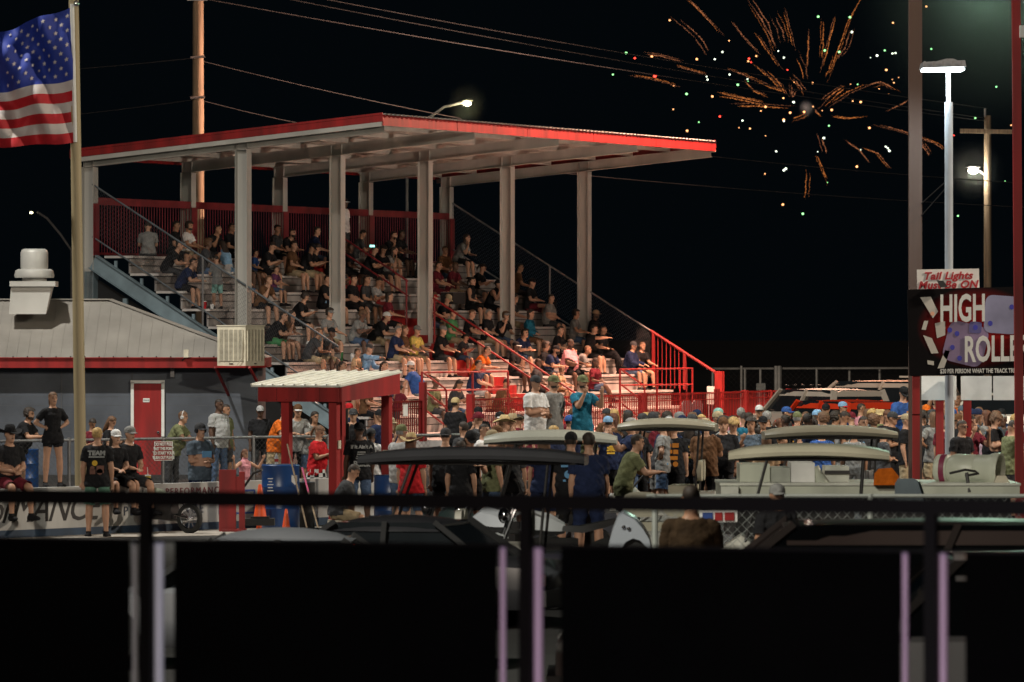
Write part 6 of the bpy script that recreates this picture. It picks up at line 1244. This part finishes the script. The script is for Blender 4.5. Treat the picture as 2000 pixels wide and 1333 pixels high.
# ------------------------------------------------------------------ fireworks
FWY = 420.0; rnd = random.Random(11)
fw = thing('firework_burst', 'firework burst of orange streamers and coloured sparks in the night sky', 'firework', P(1575, 210, FWY))
EM = {'o': mat('ember_orange', (1, .4, .1), emit=(1.0, .30, .07), es=.65), 'd': mat('ember_dim', (1, .4, .1), emit=(.9, .32, .14), es=.5), 'r': mat('spark_red', (1, 0, 0), emit=(1.0, .05, .03), es=5), 'w': mat('spark_white', (1, 1, 1), emit=(.9, 1.0, .78), es=3.0),
      'g': mat('spark_green', (0, 1, 0), emit=(.35, 1.0, .35), es=2.4), 'a': mat('spark_amber', (1, .5, 0), emit=(1.0, .42, .16), es=3.0)}
TRL = []
def trail(pts, m, w_=1.0):
    TRL.append(pts)
    q = MB(); n = int(max(5, sum(math.hypot(b[0]-a[0], b[1]-a[1]) for a, b in zip(pts, pts[1:]))/1.0)); ps = []; rs = []
    for i in range(n+1):
        f = i/n*(len(pts)-1); j = min(int(f), len(pts)-2); g_ = f-j; x = pts[j][0]*(1-g_)+pts[j+1][0]*g_; y = pts[j][1]*(1-g_)+pts[j+1][1]*g_
        x += rnd.gauss(0, .5)+.5*math.sin(f*7+pts[0][0]); y += rnd.gauss(0, .5); e_ = min(1, 4*i/n+.15, 4*(1-i/n)+.15)
        ps.append(P(x, y, FWY+rnd.uniform(-.3, .3))); rs.append(max(.012, abs(rnd.gauss(.35, .75)))*w_*.019*e_)
    q.tube(ps, rs, 5); q.build('streamer', EM[m], fw)
for pts, m in ((((1345, 0), (1368, 22), (1395, 52)), 'd'), (((1470, 0), (1500, 45), (1515, 95)), 'd'), (((1432, 45), (1455, 75), (1480, 100)), 'd'), (((1475, 65), (1495, 95), (1520, 130)), 'o'), (((1531, 25), (1540, 58), (1548, 90)), 'o'), (((1515, 35), (1528, 60), (1533, 82)), 'd'),
                (((1556, 115), (1567, 140), (1569, 155)), 'o'), (((1550, 155), (1560, 165), (1570, 180)), 'd'), (((1579, 70), (1578, 100), (1576, 130)), 'o'), (((1608, 42), (1608, 85), (1605, 115)), 'o'), (((1632, 35), (1620, 80), (1608, 130)), 'o'), (((1680, 0), (1655, 45), (1640, 90), (1620, 140)), 'o'),
                (((1660, 60), (1650, 95), (1635, 115)), 'd'), (((1627, 110), (1620, 135), (1612, 150)), 'o'), (((1265, 107), (1290, 110), (1330, 120)), 'd'), (((1322, 130), (1350, 138), (1380, 146)), 'd'), (((1240, 147), (1275, 153), (1320, 165)), 'o'), (((1400, 180), (1440, 190), (1490, 200)), 'o'),
                (((1405, 188), (1450, 196), (1500, 208)), 'o'), (((1420, 135), (1450, 145), (1480, 160)), 'd'), (((1470, 125), (1500, 150), (1525, 175)), 'o'), (((1480, 160), (1505, 172), (1530, 180)), 'o'), (((1455, 160), (1475, 180), (1500, 190)), 'o'), (((1440, 208), (1480, 208), (1540, 212)), 'o'),
                (((1500, 140), (1520, 160), (1535, 185)), 'o'), (((1612, 208), (1635, 185), (1650, 172)), 'o'), (((1625, 200), (1655, 180), (1690, 165)), 'o'), (((1612, 195), (1628, 182), (1650, 168)), 'o'), (((1548, 232), (1565, 226), (1572, 222)), 'o'), (((1592, 218), (1604, 228)), 'o'), (((1625, 228), (1650, 232), (1680, 229)), 'o'),
                (((1655, 278), (1680, 295), (1698, 318)), 'd'), (((1690, 290), (1715, 300), (1740, 330)), 'd'), (((1720, 245), (1760, 255), (1800, 270)), 'd'), (((1800, 270), (1825, 280), (1842, 292)), 'd'), (((1800, 282), (1815, 305)), 'd'), (((1596, 305), (1605, 325), (1615, 350)), 'o'), (((1605, 270), (1615, 300)), 'd'),
                (((1575, 330), (1574, 360), (1572, 388)), 'o'), (((1545, 165), (1548, 190), (1556, 178)), 'd'), (((1475, 20), (1500, 60), (1515, 92)), 'd'), (((1330, 40), (1365, 70), (1385, 100)), 'd'), (((1700, 165), (1720, 160), (1745, 172)), 'd'), (((1730, 218), (1760, 205), (1775, 195)), 'd')): trail(pts, m)
n_st = len([c for c in fw.children]); base_tr = list(TRL)
for k in range(96-n_st):                                       # thin faint strands beside the main streamers
    pts = base_tr[(k*7) % len(base_tr)]; dx, dy = rnd.uniform(-10, 10), rnd.uniform(-6, 6); sc = rnd.uniform(.8, 1.5); cx, cy = pts[len(pts)//2]
    trail([(cx+dx+(x-cx)*sc, cy+dy+(y-cy)*sc) for x, y in pts], 'd' if k % 3 else 'o', rnd.uniform(.35, .6))
for m, lst in {'r': ((1240, 114), (1279, 149), (1463, 115), (1467, 122), (1538, 137), (1406, 228), (1863, 265)), 'a': tuple((1575+rnd.gauss(0, 110), 190+rnd.gauss(0, 75)) for _ in range(26))+((1308, 40), (1361, 116), (1424, 80), (1273, 111), (1316, 168), (1315, 214), (1486, 217), (1755, 152), (1809, 13), (1717, 174), (1477, 110), (1744, 45), (1975, 245), (1529, 400), (1494, 340)),
                'w': ((1396, 116), (1382, 156), (1425, 146), (1450, 236), (1531, 237), (1597, 297), (1531, 333), (1535, 330), (1411, 102), (1664, 63), (1743, 105), (1700, 113), (1713, 109), (1681, 293), (1734, 290), (1737, 295), (1520, 100), (1550, 200), (1609, 270), (1730, 287), (1749, 104), (1460, 155), (1516, 296), (1531, 113), (1380, 150)),
                'g': ((1223, 104), (1197, 146), (1341, 184), (1461, 159), (1441, 166), (1611, 99), (1598, 33), (1660, 34), (1616, 357), (1568, 418), (1819, 96), (1946, 170), (1963, 354), (1871, 422), (1675, 165), (1639, 102), (1728, 99), (1619, 246), (1365, 239), (1905, 231))}.items():
    for x, y in lst:
        r = rnd.choice((.035, .05, .065, .085))*(1.35 if m == 'r' else 1); q = MB(); q.ell(P(x, y, FWY), r, r, r*.9, 8, 6); q.build('spark', EM[m], fw, True)
# ------------------------------------------------------------------ prints on clothes, pit fence and other small things
def find(words): return [r for r in PEOPLE if all(w_ in r['label'] for w_ in words)][0]
def on_body(r, name, m, shapes=None, word=None, y=-.155, z=1.25, size=.07, sx=1.0, back=True, **k):
    d = -1 if back else 1; y = abs(y)*d
    if word:
        o = text(word, name, m, None, (0, 0, 0), (-d*-1 if back else -1, 0, 0) if False else ((1, 0, 0) if back else (-1, 0, 0)), ZD, size, sx=sx, ext=.006, **k); o.parent = r; o.location = (0, y, z)
    else:
        q = MB()
        for pts in shapes: q.prism([(px_, y, pz_) for px_, pz_ in pts], (0, d*.006, 0))
        me = q.mesh(name, m); o = bpy.data.objects.new(name, me); C.objects.link(o); o.parent = r
    return o
def blob(cx, cz, r, n=14, sq=1.0): return [(cx+r*math.cos(2*math.pi*i/n), cz+sq*r*math.sin(2*math.pi*i/n)) for i in range(n)]
def rect(x0, z0, x1, z1): return [(x0, z0), (x1, z0), (x1, z1), (x0, z1)]
M_PG = mat('print_grey', (.32, .33, .33), .8); M_PY = mat('print_yellow', (.60, .36, .03), .8); M_PO = mat('print_orange', (.62, .22, .02), .8); M_PB = mat('print_blue', (.12, .30, .52), .8); M_PBR = mat('print_brown', (.16, .07, .05), .8)
r = find(('seen from behind',)); on_body(r, 'shirt_print', M_PG, word='TEAM', z=1.36, size=.10, sx=1.1, bold=.006); on_body(r, 'shirt_print', M_PG, [rect(-.13, 1.29, .13, 1.31)]); on_body(r, 'shirt_print', M_PY, [blob(-.03, 1.20, .045)])
on_body(r, 'shirt_print', M_PBR, [rect(-.11, 1.02, -.02, 1.10), rect(0, 1.04, .12, 1.16), blob(.05, 1.06, .05), blob(-.07, 1.12, .035)])
r = find(('slogan on back',)); on_body(r, 'shirt_print', M_PG, word="If It Ain't A", z=1.37, size=.085, bold=.003, y=-.16); on_body(r, 'shirt_print', M_PG, word='Buick', z=1.08, size=.13, bold=.004, y=-.16)
for i in range(4): on_body(r, 'shirt_print', M_PG, [rect(-.10+.01*i, 1.17+.035*i, .10-.01*i, 1.185+.035*i)], y=-.155)
r = find(('orange print on back',))
on_body(r, 'shirt_print', M_PO, [rect(-.12, 1.32, -.02, 1.38), rect(.0, 1.31, .12, 1.39), rect(-.13, 1.20, .0, 1.27), rect(.02, 1.19, .11, 1.27), rect(-.10, 1.08, .10, 1.15), blob(-.07, 1.0, .05), blob(.06, 1.0, .05)], y=-.19)
r = find(('in front of barrier',)); on_body(r, 'shirt_print', M_PB, [rect(-.10, 1.20, .10, 1.31)], y=.20, back=False)
r = find(('left of sign post', 'crossed')); on_body(r, 'shirt_print', M_PG, word='VTX', z=1.25, size=.10, y=-.16, bold=.005)
r = find(('behind second tan roof', 'navy shirt')); 
r = find(('left of second tan roof', 'navy')); on_body(r, 'shirt_print', M_PG, word='VICE', z=1.22, size=.12, y=-.16, bold=.005)
t = r = find(('checkered skirt',)); q = MB(); N = 14
for j in range(4):
    for i in range(N):
        if (i+j) % 2: continue
        a0_, a1_ = 2*math.pi*i/N, 2*math.pi*(i+1)/N; f_ = lambda a, zz: Vector(((.215+.03*(1-(zz-.62)/.3))*math.cos(a), (.17+.03*(1-(zz-.62)/.3))*math.sin(a), zz))
        q.add([f_(a0_, .62+.08*j), f_(a1_, .62+.08*j), f_(a1_, .70+.08*j), f_(a0_, .70+.08*j)], [(0, 1, 2, 3)])
me = q.mesh('skirt_check', mat('check_white', (.6, .6, .6), .8)); o = bpy.data.objects.new('skirt_check', me); C.objects.link(o); o.parent = r
q = MB(); q.tube([(0, 0, .60), (0, 0, .78), (0, 0, .96)], [.235, .215, .175], 20); me = q.mesh('skirt', cloth(COL['black']), True); me.transform(Matrix.Diagonal((1, .8, 1, 1))); o = bpy.data.objects.new('skirt', me); C.objects.link(o); o.parent = r
rp = random.Random(3)
for r in PEOPLE:                                                 # plain prints on some of the shirts in the crowd
    if r.get('group') != 'people standing in the crowd by the track' or rp.random() > .42 or ' shirt' not in r['label'] or any(c.name.startswith('shirt_print') for c in r.children): continue
    bodyn = [c for c in r.children if c.name.startswith('body')][0]; ys = [v.co.y for v in bodyn.data.vertices if 1.15 < v.co.z < 1.3 and abs(v.co.x) < .06]
    if not ys: continue
    m_ = rp.choice((M_PG, M_PG, M_PO, M_PB, M_PBR, M_PY)); bk_ = rp.random() < .6; yy = (-min(ys) if bk_ else max(ys))+.024
    sh_ = [rect(-.10, 1.30, .10, 1.335)]+[rect(-.09+.02*rp.random(), 1.10+.05*i, .09-.02*rp.random(), 1.13+.05*i) for i in range(rp.choice((1, 3)))]+([blob(0, 1.2, .055)] if rp.random() < .4 else []) if bk_ else [rect(.04, 1.28, .11, 1.31)]
    on_body(r, 'shirt_print', m_, sh_, y=yy, back=bk_)
# the phone with a lit screen high in the stand, phones in raised hands
q = MB(); p_ = P(727, 481, 165.5); q.obox(p_, VD*.075, UD*.005, ZD*.03); tag(q.build('lit_phone', mat('phone_screen', (1, 1, 1), emit=(.35, 1, .9), es=2.2)), 'phone with lit green screen held high in the stand', 'phone')
q = MB(); p_ = P(1836, 832, 112); q.obox(p_, BX*.09, BY*.006, ZD*.05); tag(q.build('dark_phone', M_BLACK), 'dark phone raised left of the man in red shirt', 'phone')
# pit fence just beyond the near cars
pfY = 64.0
pt = thing('pit_fence', 'galvanised chain-link fence with pale rail just above the foreground rail', 'fence', G(1640, pfY)); zt = HC-(969-YH)*pfY/F
q = MB(); q.tube([G(1262, pfY, zt), G(2040, pfY, zt)], .022, 8); q.build('top_rail', mat('pale_pipe', (.42, .45, .42), .45, .2, .1, 3), pt, True)
for px in (1279, 1700, 2035): q = MB(); q.tube([G(px, pfY), G(px, pfY, zt+.02)], .033, 8); q.build('post', mat('pale_pipe', (.42, .45, .42), .45, .2, .1, 3), pt, True)
q = MB(); a = G(1280, pfY, .05); chain(q, a, G(2030, pfY, .05)-a, Vector((0, 0, zt-.06)), .075, .003); q.build('wire_mesh', mat('bright_wire', (.35, .37, .36), .4, .4, .1, 3), pt)
t = thing('sponsor_banner', 'white banner with red and blue letters on the pit fence', 'banner', P(1400, 1015, pfY-.05)); a, b = P(1366, 1020, pfY-.06), P(1440, 998, pfY-.06); q = MB(); q.box(a.x, a.y, a.z, b.x, b.y+.01, b.z); q.build('cloth', M_WHITE, t)
for xa, xb, m in ((1372, 1392, mat('blue_ink', (.02, .06, .25), .6)), (1396, 1411, M_RED), (1415, 1434, M_RED)): q = MB(); a, b = P(xa, 1017, pfY-.075), P(xb, 1002, pfY-.075); q.box(a.x, a.y, a.z, b.x, b.y+.012, b.z); q.build('block_letter', m, t)
# drink beside the seated pair on the barrier
p_ = Bar(289, .80, 0); t = thing('drink_cup', 'yellow drink cup with straw on the barrier top', 'cup', p_); q = MB(); q.lathe(p_+ZD*.002, [(.035, 0), (.05, .13)], 12); q.build('cup', cloth((.6, .4, .05)), t, True); q = MB(); q.lathe(p_+ZD*.133, [(.052, 0), (.05, .02)], 12); q.build('lid', M_WHITE, t); q = MB(); q.tube([p_+ZD*.15, p_+ZD*.28+BX*-.01], .006, 6); q.build('straw', M_WHITE, t)
p_ = G(540, 96.2, 1.115); t = thing('water_bottle', 'small clear bottle with red label on the blue drum', 'bottle', p_); q = MB(); q.lathe(p_, [(.03, 0), (.032, .12), (.012, .16), (.012, .18)], 12); q.build('bottle', cloth((.4, .42, .45)), t, True); q = MB(); q.lathe(p_+ZD*.04, [(.033, 0), (.034, .05)], 12); q.build('paper_label', M_RED, t)

# mist balls: added bloom for the street lamps, lit corner haze, firework smoke
def mist(p, r, dens, label, col=(.8, .85, .8)):
    m = bpy.data.materials.new('mist'); m.use_nodes = True; n = m.node_tree.nodes; l = m.node_tree.links; n.remove(n['Principled BSDF'])
    pv = n.new('ShaderNodeVolumePrincipled'); pv.inputs['Color'].default_value = (*col, 1); 
    tc = n.new('ShaderNodeTexCoord'); mp = n.new('ShaderNodeMapping'); mp.inputs['Location'].default_value = (0, 0, -1); mp.inputs['Scale'].default_value = (1/r, 1/r, 1/r)
    gr = n.new('ShaderNodeTexGradient'); gr.gradient_type = 'SPHERICAL'; pw = n.new('ShaderNodeMath'); pw.operation = 'POWER'; pw.inputs[1].default_value = 1.6; ml = n.new('ShaderNodeMath'); ml.operation = 'MULTIPLY'; ml.inputs[1].default_value = dens
    l.new(tc.outputs['Object'], mp.inputs[0]); l.new(mp.outputs[0], gr.inputs[0]); l.new(gr.outputs['Fac'], pw.inputs[0]); l.new(pw.outputs[0], ml.inputs[0]); l.new(ml.outputs[0], pv.inputs['Density'])
    l.new(pv.outputs[0], n['Material Output'].inputs['Volume'])
    q = MB(); q.ell(p, r, r, r, 16, 10); o = q.build('mist', m, None, True); tag(o, label, 'mist'); o['kind'] = 'stuff'; return o
mist(P(913, 203, 200), .8, .05, 'faint mist added for the bloom of the street lamp above the roof'); lamp('street_glow', 'POINT', P(913, 208, 199.7), (0, 0, 0), 110, (1.0, .85, .5), .12)
mist(P(1901, 334, 190), 1.1, .05, 'faint mist added for the bloom of the street lamp at right'); lamp('street_glow', 'POINT', P(1901, 340, 189.6), (0, 0, 0), 170, (1.0, .92, .75), .15)
mist(P(1945, -10, 112), 3.0, .012, 'greenish lit mist at the top right corner'); lamp('corner_glow', 'POINT', P(1955, -60, 112), (0, 0, 0), 850, (.62, 1.0, .72), .3)

mist(P(1575, 211, 420), .75, .5, 'small grey puff of smoke at the centre of the firework burst', (.5, .5, .52)); lamp('burst_glow', 'POINT', P(1578, 206, 419), (0, 0, 0), 120, (1.0, .8, .7), .2)
# timber joints and bolts of the red shelter, papers pinned on it
q = MB()
for i in range(1, 4): q.obox(Kq(KL*i/4-.05, -.021, 2.275), VD*.003, UD*.002, ZD*.118)
for i in range(9): q.obox(Kq(.04+i*.185, -.022, 2.36), VD*.006, UD*.003, ZD*.006); q.obox(Kq(.04+i*.185, -.022, 2.19), VD*.006, UD*.003, ZD*.006)
q.build('board_joints', mat('dark_red_joint', (.06, .004, .004), .8), ks)
q = MB(); q.obox(Kq(-.03, KD+.25, 1.98), UD*.09, VD*.004, ZD*.10); q.build('pinned_notice', M_WHITE, ks)

t = thing('flat_trailer', 'low flat trailer the three highest men stand on', 'trailer', G(1088, 98.3)); a, b = G(1005, 98.3), G(1165, 98.3)
q = MB(); q.box(a.x, 97.5, .68, b.x, 99.6, .798); q.build('deck', M_WOOD, t); q = MB(); q.box(a.x-.03, 97.44, .62, b.x+.03, 97.5, .80); q.build('side_rail', M_BLACK, t)
for x in (a.x+.55, a.x+1.1):
    for y in (97.45, 99.45): q = MB(); q.lathe((x, y, .3), [(.18, -.02), (.3, -.01), (.3, .15), (.18, .16)], 20, axis=(0, 1, 0)); q.build('wheel', M_RUBBER, t, True)
q = MB(); q.box(a.x+.1, 97.6, .5, b.x-.1, 99.4, .68); q.build('chassis', M_BLACK, t)
c = G(1762, 112); q = MB(); q.box(c.x-.35, 111.7, 0, c.x+.35, 112.3, .40); q.box(c.x-.37, 111.68, .40, c.x+.37, 112.32, .468); tag(q.build('tool_chest', M_BLACK), 'black tool chest the highest man left of the dice sign stands on', 'chest')
c = G(657, 94.5); q = MB(); q.lathe(c, [(.17, 0), (.14, .24), (.15, .245)], 16); tag(q.build('upturned_bucket', M_CREAM, None, True), 'upturned bucket under the man crouching by the red post', 'bucket')
